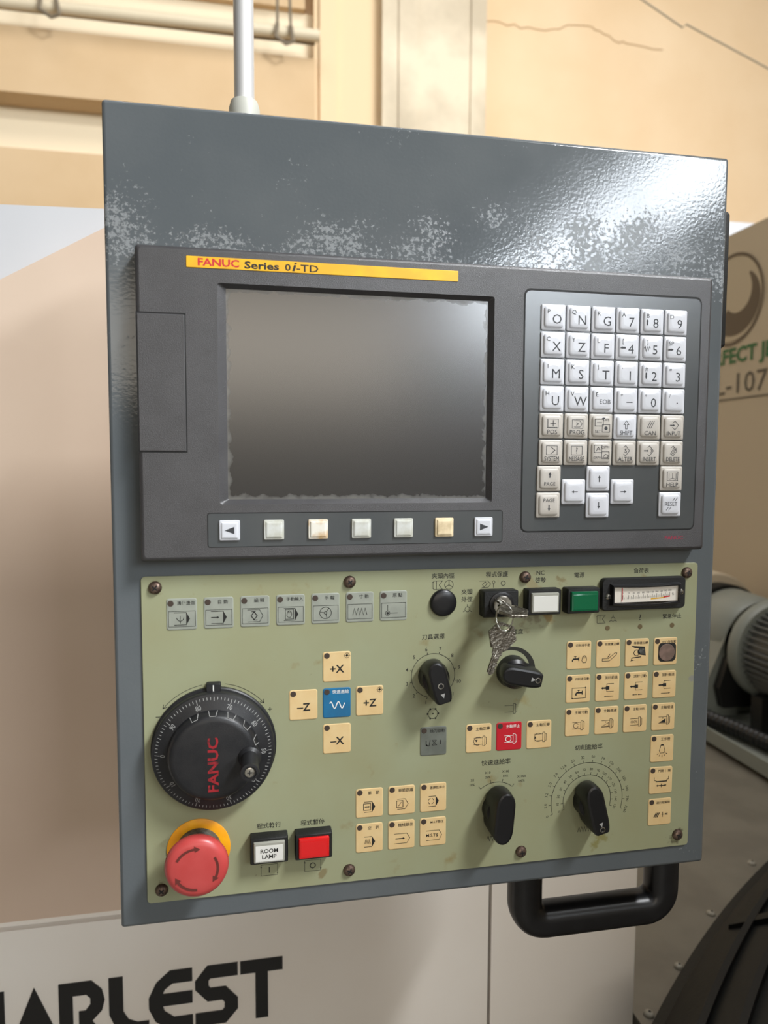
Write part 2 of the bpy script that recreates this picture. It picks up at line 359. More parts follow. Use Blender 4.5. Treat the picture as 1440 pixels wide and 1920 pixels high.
wr = MB(); wr.box(XW, XW + .2, YF, YB, 0, 4.25); wr.box(XW, XW + .2, YF, YB, 5.25, ZC); wr.box(XW, XW + .2, -1.0, YB, 4.25, 5.25); wr.box(XW, XW + .2, YF, -15.0, 4.25, 5.25)
struct('wall_right', wr, M_WALLD, label='dingy wall with a long high window strip')
# concrete beams across the left bay of the back wall
struct('trim_1', MB().box(XL, 0.36, 4.72, 5.0, 3.78, 4.20), M_BEAM, label='tan concrete beam on the back wall under the white conduit')
struct('trim_2', MB().box(XL, 0.36, 4.86, 5.0, 2.6, 3.48), M_BEAM, label='lower tan concrete beam on the back wall')
struct('trim_3', MB().box(XL, 0.36, 4.93, 5.0, 3.48, 3.78), M_CREAMW, label='pale cream recess between the two beams')
struct('trim_4', MB().box(XL, 0.36, 4.90, 5.0, 4.20, 4.60), M_CREAMW, label='pale cream wall strip above the white conduit')
struct('trim_5', MB().box(XL, 0.30, 4.84, 5.0, 4.60, 5.3), M_BEAM, label='tan concrete beam along the top of the back wall')
cc = MB(); cc.box(0.36, 0.86, 4.80, 5.0, 0, ZC, 0); cc.box(0.40, 0.52, 4.77, 4.80, 0, ZC, 0)
struct('trim_6', cc, M_COLT, label='tan side of the wall column')
cc = MB(); cc.box(0.84, 1.62, 4.70, 5.0, 0, ZC, 0); cc.box(0.96, 1.10, 4.685, 4.70, 0, ZC, 0); cc.box(1.50, 1.56, 4.685, 4.70, 0, ZC, 0)
struct('trim_7', cc, M_CONC, label='weathered grey concrete column in front of the cream wall')
# cracks in the plaster
pts = [(1.666, 4.788), (1.84, 4.781), (2.061, 4.754), (2.329, 4.797), (2.578, 4.854), (2.625, 4.819), (2.79, 4.755), (2.955, 4.733), (3.313, 4.722)]
fine = []
for (a, b), (c, d) in zip(pts, pts[1:]):
    for k in range(4): fine.append((a + (c - a) * k / 4 + random.uniform(-.01, .01), b + (d - b) * k / 4 + random.uniform(-.018, .018)))
ck = MB(); ck.line(fine, 0.007, 0.0)
o = ck.build('plaster_crack', M_CRACK, None, scale=1.0, smooth=0); o.rotation_euler = (R(90), 0, 0); o.location = (0, 4.998, 0); tag(o, 'thin jagged crack across the cream wall', kind='structure')
# conduit and its hangers
t = thing('conduit', 'white horizontal conduit pipe along the tan beam', 'pipe', (-5.9, 4.62, 4.24))
MB().tube([(0, 0, 0), (6.28, 0, 0.06)], 0.040, 12).build('tube', M_PIPE, t, scale=1.0)
MB().box(0, 6.26, -.012, .10, .048, .066).build('support_rail', M_WIRE, t, scale=1.0, smooth=0)
for x, lab in ((-1.36, 'thin double wire hanger holding the conduit at its left end'), (0.13, 'thin double wire hanger holding the conduit beside the column')):
    h = MB(); h.tube([(-.04, 0, 0.05), (-.03, 0, .75)], .010, 6); h.tube([(.05, 0, 0.05), (.03, 0, .75)], .010, 6)
    h.tube([(-.04, 0, .06), (-.05, 0, -.03), (.02, 0, -.07), (.07, 0, -.05), (.05, 0, .05)], .014, 6)
    tag(h.build('wire_hanger', M_WIRE, None, (x, 4.56, 4.26), scale=1.0), lab, 'wire')
# wire crossing the upper right
wv = MB(); wv.tube([(1.5, 3.2, 4.10), (1.996, 3.2, 3.867), (2.241, 3.2, 3.752), (2.262, 3.2, 3.772), (2.784, 3.2, 3.594), (4.4, 3.2, 3.04)], .0045, 6)
tag(wv.build('overhead_wire', M_WIRE, None, scale=1.0), 'thin grey wire slanting across the cream wall', 'wire')

# ------------------------------------------------------------------ lathe guard behind the cabinet
YG = 0.30
lathe = thing('lathe', 'white lathe guard with black lettering behind the control cabinet', 'machine', (0, YG, 0))
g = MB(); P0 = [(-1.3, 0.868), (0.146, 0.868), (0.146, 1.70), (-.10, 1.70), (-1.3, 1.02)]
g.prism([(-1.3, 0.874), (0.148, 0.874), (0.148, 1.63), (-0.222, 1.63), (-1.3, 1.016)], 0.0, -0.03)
o = g.build('upper_guard', M_GUARDSHADE, lathe, scale=1.0, smooth=0); o.rotation_euler = (R(90), 0, 0)
g = MB(); g.loft([[(-1.3, 0.002, .874), (0.148, .002, .874), (0.148, .002, .862), (-1.3, .002, .862)], [(-1.3, .03, .874), (0.148, .03, .874), (0.148, .03, .862), (-1.3, .03, .862)]])
g.box(-1.3, 0.1475, -0.006, 0.03, 0.05, 0.868)
g.build('lower_guard', M_GUARD, lathe, scale=1.0, smooth=0)
g = MB(); g.box(0.1525, 0.344, -0.003, 0.03, 0.05, 1.63)
g.build('end_panel', M_GUARD, lathe, scale=1.0, smooth=0)
g = MB(); g.box(0.1475, 0.1525, 0.008, 0.03, 0.05, 1.63)
g.build('seam', M_GAP, lathe, scale=1.0, smooth=0)
g = MB(); g.loft([[(-1.3, .035, 0.95), (0.1, .035, .95), (0.1, .035, 1.641), (-1.3, .035, 1.605)], [(-1.3, .09, 0.95), (0.1, .09, .95), (0.1, .09, 1.641), (-1.3, .09, 1.605)]])
g.build('top_cover', M_GUARD2, lathe, scale=1.0, smooth=0)
g = MB(); g.box(-1.3, 0.344, 0.09, 0.9, 0.05, 1.585); g.build('machine_body', M_GUARD, lathe, scale=1.0, smooth=0)
# lettering: each letter a cut film shape, units of one cap height (68 mm)
def letter(polys, x, name='letter'):
    m = MB()
    for p in polys: m.prism(p, 0.0, 0.0012 / 0.0695)
    m.v = [(a * 0.0665 + x, b * 0.0695, c * 0.0695) for a, b, c in m.v]
    o = m.build(name, M_LETTER, lathe, (0, -0.0062, 0.7325), scale=1.0, smooth=0); o.rotation_euler = (R(90), 0, 0)
def arcp(cx, cy, r, a0, a1, n=8): return [(cx + r * math.cos(R(a0 + (a1 - a0) * i / n)), cy + r * math.sin(R(a0 + (a1 - a0) * i / n))) for i in range(n + 1)]
SW = 0.215
T_ = [[(0, 1), (0, 1 - SW), (.25, 1 - SW), (.25, 0), (.46, 0), (.46, 1 - SW), (.71, 1 - SW), (.71, 1)]]
S_ = [[(.70, 1), (.20, 1), (0.0, .76), (0.0, .62), (.20, .40), (.44, .40), (.48, .36), (.48, .26), (.44, SW), (0, SW), (0, 0), (.50, 0), (.70, .22), (.70, .40), (.50, .62), (.25, .62), (.22, .66), (.22, .75), (.25, 1 - SW), (.70, 1 - SW)]]
E_ = [[(.70, 1), (.34, 1), (.12, .82), (0, .58), (0, .40), (.10, .18), (.34, 0), (.70, 0), (.70, SW), (.40, SW), (.25, .33), (.22, .42), (.70, .42), (.70, .62), (.22, .62), (.26, .70), (.38, 1 - SW), (.70, 1 - SW)]]
L_ = [[(0, 1), (0, .40), (.10, .16), (.36, 0), (.62, 0), (.62, SW), (.44, SW), (.30, .28), (.22, .42), (.22, 1)]]
R_ = [[(0, 1), (0, 0), (.21, 0), (.21, 1 - SW), (.42, 1 - SW), (.48, .72), (.48, .62), (.40, .52), (.30, .52), (.30, .30), (.46, 0), (.72, 0), (.50, .34), (.66, .50), (.70, .66), (.66, .84), (.50, 1)]]
A_ = [[(.42, 1.0), (0.0, 0), (.84, 0)]]
H_ = [[(.66, 1), (.66, 0), (.45, 0), (.45, .40), (.22, .40), (.22, 0), (0, 0), (0, 1), (.22, 1), (.22, .60), (.45, .60), (.45, 1)]]
C_ = [[(.70, 1), (.34, 1), (.12, .82), (0, .58), (0, .40), (.10, .18), (.34, 0), (.70, 0), (.70, SW), (.40, SW), (.25, .33), (.22, .46), (.26, .70), (.38, 1 - SW), (.70, 1 - SW)]]
for pl, x in ((T_, -0.1455), (S_, -0.1950), (E_, -0.2445), (L_, -0.2860), (R_, -0.3370), (A_, -0.3895), (H_, -0.4350), (C_, -0.4870)): letter(pl, x)

# ------------------------------------------------------------------ coolant tank, tray, pump and motor on the right
TZ = 0.65
tank = thing('coolant_tank', 'grey sheet metal coolant tank with screwed lid beside the lathe', 'tank', (0.36, 0.0, 0))
MB().box(0.0, 1.09, 0.0, 1.9, 0.02, TZ - .004).build('tank_body', M_GREYM, tank, scale=1.0, smooth=0)
MB().box(-.006, 1.09, -.006, 1.9, TZ - .004, TZ).build('lid', M_GREYM, tank, scale=1.0, smooth=0)
def dome(r, h): return [(r, 0), (r, h * .25), (r * .86, h * .65), (r * .55, h * .92), (r * .2, h)]
sm = MB().lathe(0, 0, dome(7.0, 5.0), 14); sm.lathe(1.0, 0, [(2.0, 4.4), (2.0, 5.05)], 8, 1)
sme = sm.mesh('screw', [M_SCREWG, M_GAP])
for x, y in ((.745, .585), (.583, .473), (.462, .376), (.372, .305), (.93, .70)): link('screw', sme, tank, (x - .36, y, TZ))
tr = thing('drip_tray', 'pale metal drip tray under the motor', 'tray', (1.0, 0.45, TZ + .001))
t_ = MB(); t_.box(0, .44, 0, 1.4, 0.012, 0.016); t_.box(0.02, .42, 0.02, 1.38, 0.0, 0.012); t_.build('pan', M_PUMP, tr, scale=1.0, smooth=0)
for n_, b_ in (('front', (0, .006, 0, 1.4)), ('back', (.434, .44, 0, 1.4)), ('near', (.006, .434, 0, .006)), ('far', (.006, .434, 1.394, 1.4))):
    MB().box(*b_, 0.016, 0.046).build('rim', M_PUMP, tr, scale=1.0, smooth=0)
MX, MZ, MY0 = 1.257, 0.862, 1.15
MB0 = TZ + .018
mot = thing('pump_motor', 'finned grey electric motor with round end flange in the drip tray', 'motor', (MX, MY0, MB0))
zc = MZ - MB0
def ycyl(prof, n=40, cz=zc):
    m = MB(); m.loft([[(r * math.cos(2 * math.pi * i / n), y, cz + r * math.sin(2 * math.pi * i / n)) for i in range(n)] for r, y in prof]); return m
ycyl([(.100, -.42), (.104, -.40), (.104, .0)]).build('frame', M_MOTOR, mot, scale=1.0)
for k in range(44):
    a = 2 * math.pi * k / 44; c, s_ = math.cos(a), math.sin(a); f = MB(); q = .0022
    f.loft([[((.102) * c - s_ * q, y, zc + .102 * s_ + c * q), (.120 * c - s_ * q * .6, y, zc + .120 * s_ + c * q * .6), (.120 * c + s_ * q * .6, y, zc + .120 * s_ - c * q * .6), (.102 * c + s_ * q, y, zc + .102 * s_ - c * q)] for y in (-.40, -.012)])
    f.build('cooling_fin', M_MOTOR, mot, scale=1.0, smooth=0)
ycyl([(.09, -.018), (.130, -.016), (.136, -.008), (.136, .016), (.130, .022), (.06, .022)]).build('end_flange', M_PUMP, mot, scale=1.0)
for y0, y1 in ((-.30, -.26), (-.09, -.05)):
    MB().box(-.11, .11, y0, y1, 0.001, zc - .098).build('foot', M_BLACKM, mot, scale=1.0, smooth=0)
f = MB(); f.loft([[(x, y, z) for x, z in ((-.150, .09), (-.135, 0.035), (-.05, 0.035), (-.05, .15), (-.125, .17))] for y in (0.023, .046)]); f.build('mounting_bracket', M_BLACKM, mot, scale=1.0, smooth=0)
pump = thing('coolant_pump', 'pale grey coolant pump body behind the finned motor', 'pump', (MX, MY0 + .05, MB0))
ycyl([(.02, 0), (.118, .0), (.124, .01), (.130, .14), (.124, .15), (.02, .15)], 48, zc + .004).build('casing', M_PUMP, pump, scale=1.0)
ycyl([(.10, .15), (.132, .15), (.132, .20), (.10, .20)], 48, zc + .010).build('dark_band', M_DUCT, pump, scale=1.0)
ycyl([(.10, .20), (.160, .21), (.165, .23), (.165, .42), (.02, .44)], 48, zc + .004).build('rear_casing', M_TAN, pump, scale=1.0)
f = MB(); f.loft([[(x, y, z) for x, z in ((-.20, .03), (-.105, .25), (-.07, .25), (-.07, .002), (-.20, .002))] for y in (0.0, .10)]); f.build('side_cover', M_PUMP, pump, scale=1.0, smooth=0)
MB().box(-.06, .14, .02, .14, 0.002, .05).build('base_foot', M_PUMP, pump, scale=1.0, smooth=0)
hz = MB(); pth = [(-.232, .045, .022), (-.215, .02, .022), (-.19, -.10, .023), (-.172, -.22, .023), (-.165, -.36, .023)]
den = []
for (a, b) in zip(pth, pth[1:]):
    for k in range(16): den.append(tuple(a[i] + (b[i] - a[i]) * k / 16 for i in range(3)))
hz.tube(den, [0.020 if k % 2 else 0.0165 for k in range(len(den))], 12)
tag(hz.build('corrugated_hose', M_BLACKM, None, (MX + .010, MY0, MB0 + .002), scale=1.0, smooth=0), 'black corrugated hose lying in the tray beside the motor', 'hose')
# curved black duct lying on the tank lid
dk = thing('curved_duct', 'large curved black ridged duct lying on the grey tank lid', 'duct', (2.115, -1.733, TZ))
def arcring(prof, a0, a1, n):
    mb = MB(); mb.loft([[(r * math.cos(R(a0 + (a1 - a0) * k / n)), r * math.sin(R(a0 + (a1 - a0) * k / n)), z) for r, z in prof] for k in range(n + 1)]); return mb
arcring([(2.670, .001), (2.670, .012), (2.656, .016), (2.628, .055), (2.575, .088), (2.54, .098), (2.46, .104), (2.37, .100), (2.33, .07), (2.33, .001)], 117.5, 134, 30).build('duct_shell', M_DUCT, dk, scale=1.0)
for r0, z0 in ((2.602, .070), (2.560, .092), (2.520, .101), (2.475, .103), (2.425, .103)):
    arcring([(r0 + .006, z0 - .01), (r0 + .004, z0 + .012), (r0 - .004, z0 + .012), (r0 - .006, z0 - .01)], 117.5, 134, 30).build('ridge', M_DUCT, dk, scale=1.0)
for a in (126.6, 119.5):
    arcring([(2.63, .02), (2.63, .060), (2.575, .097), (2.53, .108), (2.37, .110), (2.37, .09)], a, a + .4, 2).build('joint_strip', M_DUCT, dk, scale=1.0, smooth=0)
# tan machine with the round mark, further back
un = thing('tan_machine', 'tan machine cabinet with round emblem and green lettering', 'machine', (1.5, 0.0, 0))
MB().box(0, .7, -3.4, 3.4, 0.0, 2.143).build('cabinet_body', M_TAN, un, scale=1.0, smooth=0)  # near end run on out of view to shade the lower plate
MB().rbox(.35, -1.5, .7, 3.8, .04, [(0, 2.143), (0, 2.25), (.02, 2.27)]).build('shade_hood', M_TAN, un, scale=1.0)  # unseen hood, added to block window light from the lower right
MB().rbox(.32, -1.08, .60, 1.34, .04, [(0, 2.27), (0, 3.32), (.02, 3.34)]).build('shade_tower', M_TAN, un, scale=1.0)  # unseen tower, added to keep overhead light off the plate's lower right
MB().rbox(-1.08, 2.80, 1.1, .86, .03, [(0, .0), (0, .012), (.006, .018)]).build('shade_tower_door', M_GUARD2, un, (0.02, 0, 0), scale=1.0).rotation_euler = (R(90), 0, R(90))  # door dressing the added tower
def side(mb, name, m):
    o = mb.build(name, m, un, (-0.0015, 0, 0), scale=1.0, smooth=0); o.rotation_euler = (R(90), 0, R(-90)); return o   # local x -> -Y
KY = 1.582
def sy(y): return -((y + .4774) * KY - .4774)
def sz(z): return 1.365 + (z - 1.365) * KY
e = MB(); c0 = (sy(0.905), sz(1.715))
e.flat([(c0[0] + .160 * math.cos(2 * math.pi * i / 40), c0[1] + .140 * math.sin(2 * math.pi * i / 40)) for i in range(40)], 0.0)
side(e, 'emblem_disc', M_LOGO2)
e = MB(); sw = []
for i in range(25):   # comma shaped swirl: thick at the lower end, tapering round to the top
    a = R(-140 + 190 * i / 24); wd = .052 * (1 - (i / 24) ** 2) + .006
    sw.append((a, .105 + wd * .5, .105 - wd))
ou = [(c0[0] + .02 + r * math.cos(a), c0[1] + r * .93 * math.sin(a)) for a, r, q in sw]; inn = [(c0[0] + .02 + q * math.cos(a), c0[1] + q * .93 * math.sin(a)) for a, r, q in sw]
for i in range(24): e.flat([ou[i + 1], ou[i], inn[i], inn[i + 1]][::-1], 0.0006)
side(e, 'emblem_swirl', M_LOGO1)
e = MB(); e.circ(c0[0], c0[1], .150, .010, 0.0007, n=40); side(e, 'emblem_rim', M_LOGO1)
e = MB(); e.fit('PERFECT JET', sy(1.004), sy(.744), sz(1.568), sz(1.612), 0.0, bold=.03); side(e, 'lettering', M_GREEN)
e = MB(); e.fit('L-107', sy(.945), sy(.787), sz(1.513), sz(1.556), 0.0); side(e, 'model_lettering', M_DGREY)
e = MB(); e.box(sy(1.25), sy(.60), sz(1.500), sz(1.5035), -.0001, 0.0); side(e, 'underline', M_DGREY)
rb = thing('rear_machine', 'pale machine top rising behind the tan cabinet', 'machine', (2.3, 3.65, 0))
f = MB(); f.rbox(.9, .4, 1.8, .8, .03, [(0, 0), (0, 2.88), (.02, 2.91)]); f.build('machine_body', M_GUARD2, rb, scale=1.0); MB().box(0.02, 1.78, -.012, 0.0, 2.60, 2.612).build('trim_strip', M_GUARD, rb, scale=1.0, smooth=0)

# ------------------------------------------------------------------ control cabinet
W_, H_MM = 437.2, 538.1
cab = panel_thing('control_cabinet', 'worn blue grey metal control cabinet with flaking enamel', 'cabinet')
MB().rbox(W_ / 2, H_MM / 2, W_, H_MM, 2.5, [(0, -120), (0, -3), (.35, -1.3), (1.2, -.35), (2.6, 0)], n=3).build('housing', M_CAB, cab)
hd = MB()
hx0, hx1, hb, rr = 309.0, 433.5, -66.0, 17.0
pth = [(hx0, 0.0), (hx0, hb + rr)] + [(hx0 + rr - rr * math.cos(R(a)), hb + rr - rr * math.sin(R(a))) for a in range(10, 90, 10)] + [(hx0 + rr, hb), (hx1 - rr, hb)] + \
      [(hx1 - rr + rr * math.sin(R(a)), hb + rr - rr * math.cos(R(a))) for a in range(10, 90, 10)] + [(hx1, hb + rr), (hx1, 0.0)]
loops = []
for i, (x, y) in enumerate(pth):
    a = pth[max(i - 1, 0)]; c = pth[min(i + 1, len(pth) - 1)]; dx, dy = c[0] - a[0], c[1] - a[1]; l = math.hypot(dx, dy); nx, ny = -dy / l, dx / l
    loops.append([(x + nx * u, y + ny * u, -50 + v) for u, v in rrect(0, 0, 27.0, 25.0, 10, 4)])
hd.loft(loops); hd.build('grab_handle', M_BLACK, cab, label='black plastic grab handle under the cabinet')
sd = MB(); sd.rbox(0, 0, 40, 106, 3, [(0, 0), (0, 23), (1.5, 25)], n=3)
o = sd.build('side_cover', M_BLACKM, cab, mmv(W_, 459, -50), label='narrow black cover on the cabinet side'); o.rotation_euler = (0, R(90), 0)

pole = thing('signal_pole', 'slim silver aluminium pole rising from the cabinet top', 'pole', (OX + .0872, .060, OZ + H_MM / 1000))
MB().lathe(0, 0, [(7.2, 0), (7.2, 900)], 32).build('tube', M_ALU, pole)
MB().lathe(0, 0, [(11.2, 0), (11.2, 20), (11.0, 29), (9.6, 34), (7.6, 35)], 32).build('base_flange', M_ZAMAK, pole)

# ------------------------------------------------------------------ display unit
DH = 12.0
du = panel_thing('display_unit', 'dark grey display and keypad unit with yellow name strip', 'control unit')
bz = MB(); N4 = 3
prof = [(219.5, 349.2, 400, 198.6, 2.2, 0), (219.5, 349.2, 400, 198.6, 2.2, 8.6), (219.5, 349.2, 399.2, 197.6, 2.2, 10.4), (219.5, 349.2, 397.4, 195.8, 2.0, 11.6), (219.5, 349.2, 394.6, 193, 2.0, 12.0),
        (161.2, 356.6, 184.2, 140.2, 1.6, 12.0), (162.1, 356.8, 175.4, 134.6, .6, 8.6)]
lps = [[(x, y, z) for x, y in rrect(cx, cy, w, h, r, N4)] for cx, cy, w, h, r, z in prof]
bz.loft(lps[:5], 0, True, False); bz.loft(lps[4:6], 0, False, False, sm=False); bz.loft(lps[5:], 0, False, False, sm=False)
bz.build('bezel', M_BEZEL, du)
MB().box(73.8, 250.4, 289.0, 424.6, 8.0, 8.5).build('screen', M_SCREEN, du, smooth=0, label='dark unlit display screen with dusty edges')
cv = MB(); cv.box(19.7, 49.6, 319.6, 407.0, 11.4, 12.03, 1); cv.rbox(34.6, 363.2, 28.6, 85.6, .6, [(0, 11.8), (0, 12.25), (.5, 12.6)], 0)
cv.build('card_slot_cover', [M_BEZEL, M_GAP], du, label='hinged grey card slot cover')
ns = MB().rbox(138.9, 438.8, 176.6, 7.0, .4, [(0, 12.0), (0, 12.35), (.2, 12.45)], 0).build('name_strip', M_YEL, du, label='yellow name strip with red and black lettering')
tx = MB(); Z = 12.52
tx.fit('FANUC', 57.6, 83.0, 436.6, 441.3, Z, bold=.028, mi=0)
tx.fit('Series', 86.2, 108.0, 436.2, 440.9, Z, bold=.028, mi=1); tx.fit('0', 111.8, 115.4, 436.2, 440.6, Z, bold=.02, mi=1)
tx.fit('i', 116.2, 118.0, 436.2, 441.6, Z, shear=.3, mi=1, bold=.01); tx.fit('-TD', 119.2, 133.2, 436.2, 440.6, Z, bold=.012, mi=1)
tx.build('lettering', [M_RED, M_INKB], ns, smooth=0)
MB().fit('FANUC', 386.9, 401.6, 258.2, 260.9, 12.08, bold=.02).build('maker_mark', M_REDD, du, smooth=0, label='small faded red lettering')
kp = MB(); kp.rbox(342.4, 349.3, 136.0, 168.6, 4.8, [(0, 11.6), (0, 12.06)], 1, n=5); kp.rbox(342.4, 349.1, 133.8, 166.0, 4.0, [(0, 11.8), (0, 12.3)], 0, n=5)
kp.build('keypad_panel', [M_FLAT, M_GAP], du, label='smooth slate grey keypad panel')
sp = MB(); sp.rbox(161.3, 269.8, 200.4, 22.6, 1.6, [(0, 11.6), (0, 12.06)], 1); sp.rbox(161.3, 269.7, 199.2, 21.6, 1.3, [(0, 11.8), (0, 12.2)], 0)
sp.build('softkey_panel', [M_FLAT, M_GAP], du)
KP = [(0, 0), (0, 1.0), (.3, 1.3), (1.2, 1.45), (1.5, 1.5), (1.75, 2.1), (2.1, 2.5), (2.9, 2.75), (4.4, 2.9)]
kb = lambda: MB().loft([[(x, y, z) for x, y in rrect(0, 0, 17.5 - 2 * i, 17.5 - 2 * i, 1.0 + .55 * i, 4)] for i, z in KP])
kw, kbe = kb().mesh('keypad_key', M_KEYW), kb().mesh('keypad_key', M_KEYB)
KZ = 2.96
GX, GY, PX, PY = 295.6, 414.4, 18.72, 18.62
def legend(fn, parent, m=M_INK, name='legend', z=KZ):
    mb = MB(); fn(mb, z)
    return mb.build(name, m, parent, smooth=0) if mb.v else None
def k2(small, big, extra=None):
    def fn(m, z):
        if small: m.text(small, -4.1, 3.6, 4.2, z)
        if big: m.text(big, 1.9, -1.4, 9.2 if len(big) == 1 else 4.6, z)
        if extra: extra(m, z)
    return fn
def boxd(m, z, x0, x1, y0, y1, w=.35): m.line([(x0, y0), (x1, y0), (x1, y1), (x0, y1)], w, z, True)
def fkey(word, icon, ws=3.6):
    def fn(m, z):
        icon(m, z); m.text(word, 0, -4.3, 4.3, z, sx=min(1.0, 12.4 / max(1.0, 4.3 * len(word) * .64)))
    return fn
def up_(m, z): m.arrow(-4.6, -3.0, -4.6, 1.4, 1.1, z, 1.6)
def dn_(m, z): m.arrow(-4.4, 1.2, -4.4, -3.4, 1.1, z, 1.6)
def lf_(m, z): m.arrow(-2.2, -.6, -6.4, -.6, 1.3, z, 1.7)
def rt_(m, z): m.arrow(-6.4, -.8, -2.2, -.8, 1.3, z, 1.7)
def zz_(m, z): m.line([(-6.6, -.4), (-5.8, .8), (-5.0, -2.6), (-4.2, .8), (-3.4, -2.6), (-2.6, .8), (-1.8, -.4)], .4, z)
def i_pos(m, z): boxd(m, z, -3.6, 4.4, -1.6, 4.6); m.line([(-3, 4.2), (-3, -1.2), (3.8, -1.2)], .3, z); m.line([(.6, 3.8), (.6, -.6)], .5, z); m.line([(-1.6, 1.6), (2.8, 1.6)], .5, z)
def i_prog(m, z): boxd(m, z, -3.8, 4.2, -1.6, 4.4); m.line([(-2.6, 3.6), (1.8, 3.6), (3.6, 1.4), (1.8, -.8), (-2.6, -.8)], .35, z); m.line([(-.8, 2.4), (.8, 1.4), (-.8, .4)], .45, z)
def i_set(m, z): boxd(m, z, -5.2, 1.0, .2, 5.0); boxd(m, z, 0.2, 6.0, -4.0, 1.2); m.line([(-4, 2.6), (0, 2.6)], .4, z); m.disc(3.1, -1.4, 1.3, z); m.text('SET', -3.0, -3.6, 2.8, z); m.text('OFS', 3.2, 4.6, 2.6, z); m.flat([(-.4, 5.4), (.8, 6.2), (2.6, 6.0), (1.6, 5.0), (0.4, 4.6)], z)
def i_shift(m, z): m.line([(-.7, -1.6), (-.7, 1.4), (-2.0, 1.4), (0, 4.2), (2.0, 1.4), (.7, 1.4), (.7, -1.6)], .4, z, True)
def i_can(m, z): [m.line([(-2.6 + k * 1.5, -1.0), (.2 + k * 1.5, 4.4)], .45, z) for k in range(3)]
def i_in(m, z): m.line([(-1.2, 2.8), (.8, 4.6), (3.6, 1.4), (.8, -1.8), (-1.2, 0)], .4, z); m.arrow(-3.2, 1.4, .8, 1.4, .7, z, 1.4)
def i_sys(m, z): boxd(m, z, -4, 4, -1.6, 4.6); m.line([(-.8, 4.0), (2.4, 1.5), (-.8, -1.0)], .45, z)
def i_msg(m, z): boxd(m, z, -4, 4, -1.6, 4.6); m.text('?', 0, 1.5, 6.0, z)
def i_gr(m, z): boxd(m, z, -5.4, 0.4, .2, 5.4); boxd(m, z, .4, 6, -4.2, .8); m.text('GRPH', -3.0, -3.4, 2.3, z); m.text('CSTM', 2.9, 4.0, 2.5, z); m.line([(-4, 1), (-2.4, 4), (-1, 2), (-3.6, 3)], .4, z); m.line([(1.2, -3.4), (3, -1), (5.2, -1.6), (5.2, -3.4)], .4, z, True)
def dia(m, z): m.line([(-1.6, 4.0), (0, 5.2), (3.0, 1.6), (0, -2.0), (-1.6, -.8)], .4, z)
def i_alt(m, z): dia(m, z); m.text('S', .1, 1.6, 4.4, z, bold=.01)
def i_ins(m, z): dia(m, z); m.arrow(-4.4, 1.6, -.6, 1.6, .8, z, 1.5); m.text('3', 1.2, 1.6, 3.6, z)
def i_del(m, z): dia(m, z); [m.line([(-2.2 + k, -.8), (.6 + k, 4.0)], .4, z) for k in (0, 1.1, 2.2)]
def i_help(m, z): boxd(m, z, -4.2, 4.2, -1.4, 5.0); m.line([(-2.8, 3.8), (-2.8, -.6), (0, 0.2), (2.8, -.6), (2.8, 3.8)], .4, z); m.line([(0, 3.8), (0, .2)], .4, z)
def i_reset(m, z): m.text('RESET', 0, .4, 4.4, z, sx=.86, bold=.006); [m.line([(a, b), (a + 1.8, b + 2.4)], .45, z) for a, b in ((1.2, 2.6), (3.2, 2.6), (-3.8, -4.2), (-1.8, -4.2))]
def i_pu(m, z): m.arrow(0, .6, 0, 4.6, .9, z, 2.0); m.text('PAGE', 0, -3.6, 3.6, z)
def i_pd(m, z): m.arrow(0, .2, 0, -4.2, .9, z, 2.0); m.text('PAGE', 0, 3.4, 3.6, z)
def arr(dx, dy): return lambda m, z: m.arrow(-2.4 * dx, -2.4 * dy, 2.4 * dx, 2.4 * dy, .7, z, 1.9)
rows = [[('P', 'O'), ('Q', 'N'), ('R', 'G'), ('A', '7'), ('B', '8', up_), ('D', '9')], [('C', 'X'), ('Y', 'Z'), ('L', 'F'), ('[', '4', lf_), (']', '5', zz_), ('SP', '6', rt_)],
        [('I', 'M'), ('K', 'S'), ('J', 'T'), (',', '1'), ('#', '2', dn_), ('=', '3')], [('H', 'U'), ('V', 'W'), ('E', 'EOB'), ('+', '–'), ('*', '0'), ('/', '.')]]
def place_key(cx, cy, me, fn, label):
    k = link('keypad_key', me, du, mmv(cx, cy, 12.3), label); legend(fn, k); return k
for r, row in enumerate(rows):
    for c, it in enumerate(row): place_key(GX + c * PX, GY - r * PY, kw, k2(*it), 'white key marked %s' % {'–': 'minus', '.': 'point'}.get(it[1], it[1]))
frow = [('POS', i_pos, kbe), ('PROG', i_prog, kbe), ('', i_set, kbe), ('SHIFT', i_shift, kw), ('CAN', i_can, kbe), ('INPUT', i_in, kbe)]
grow = [('SYSTEM', i_sys, kbe), ('MESSAGE', i_msg, kbe), ('', i_gr, kbe), ('ALTER', i_alt, kbe), ('INSERT', i_ins, kbe), ('DELETE', i_del, kbe)]
for r, row in ((4, frow), (5, grow)):
    for c, (wd, ic, me) in enumerate(row):
        place_key(GX + c * PX, GY - r * PY, me, fkey(wd, ic, 3.4) if wd else ic, '%s key marked %s' % ('white' if me is kw else 'beige', wd or ('SET' if r == 4 else 'GRPH')))
place_key(294.6, 303.0, kbe, i_pu, 'beige page up key'); place_key(294.4, 284.4, kbe, i_pd, 'beige page down key')
place_key(313.4, 293.7, kw, arr(-1, 0), 'white left arrow key'); place_key(332.0, 303.0, kw, arr(0, 1), 'white up arrow key')
place_key(332.0, 284.0, kw, arr(0, -1), 'white down arrow key'); place_key(351.0, 293.6, kw, arr(1, 0), 'white right arrow key')
place_key(389.4, 303.0, kbe, fkey('HELP', i_help), 'beige key marked HELP'); place_key(389.0, 284.2, kw, i_reset, 'cream white key marked RESET')
SK = [(0, 0), (0, 1.0), (.3, 1.3), (1.3, 1.4), (1.6, 2.0), (2.4, 2.2)]
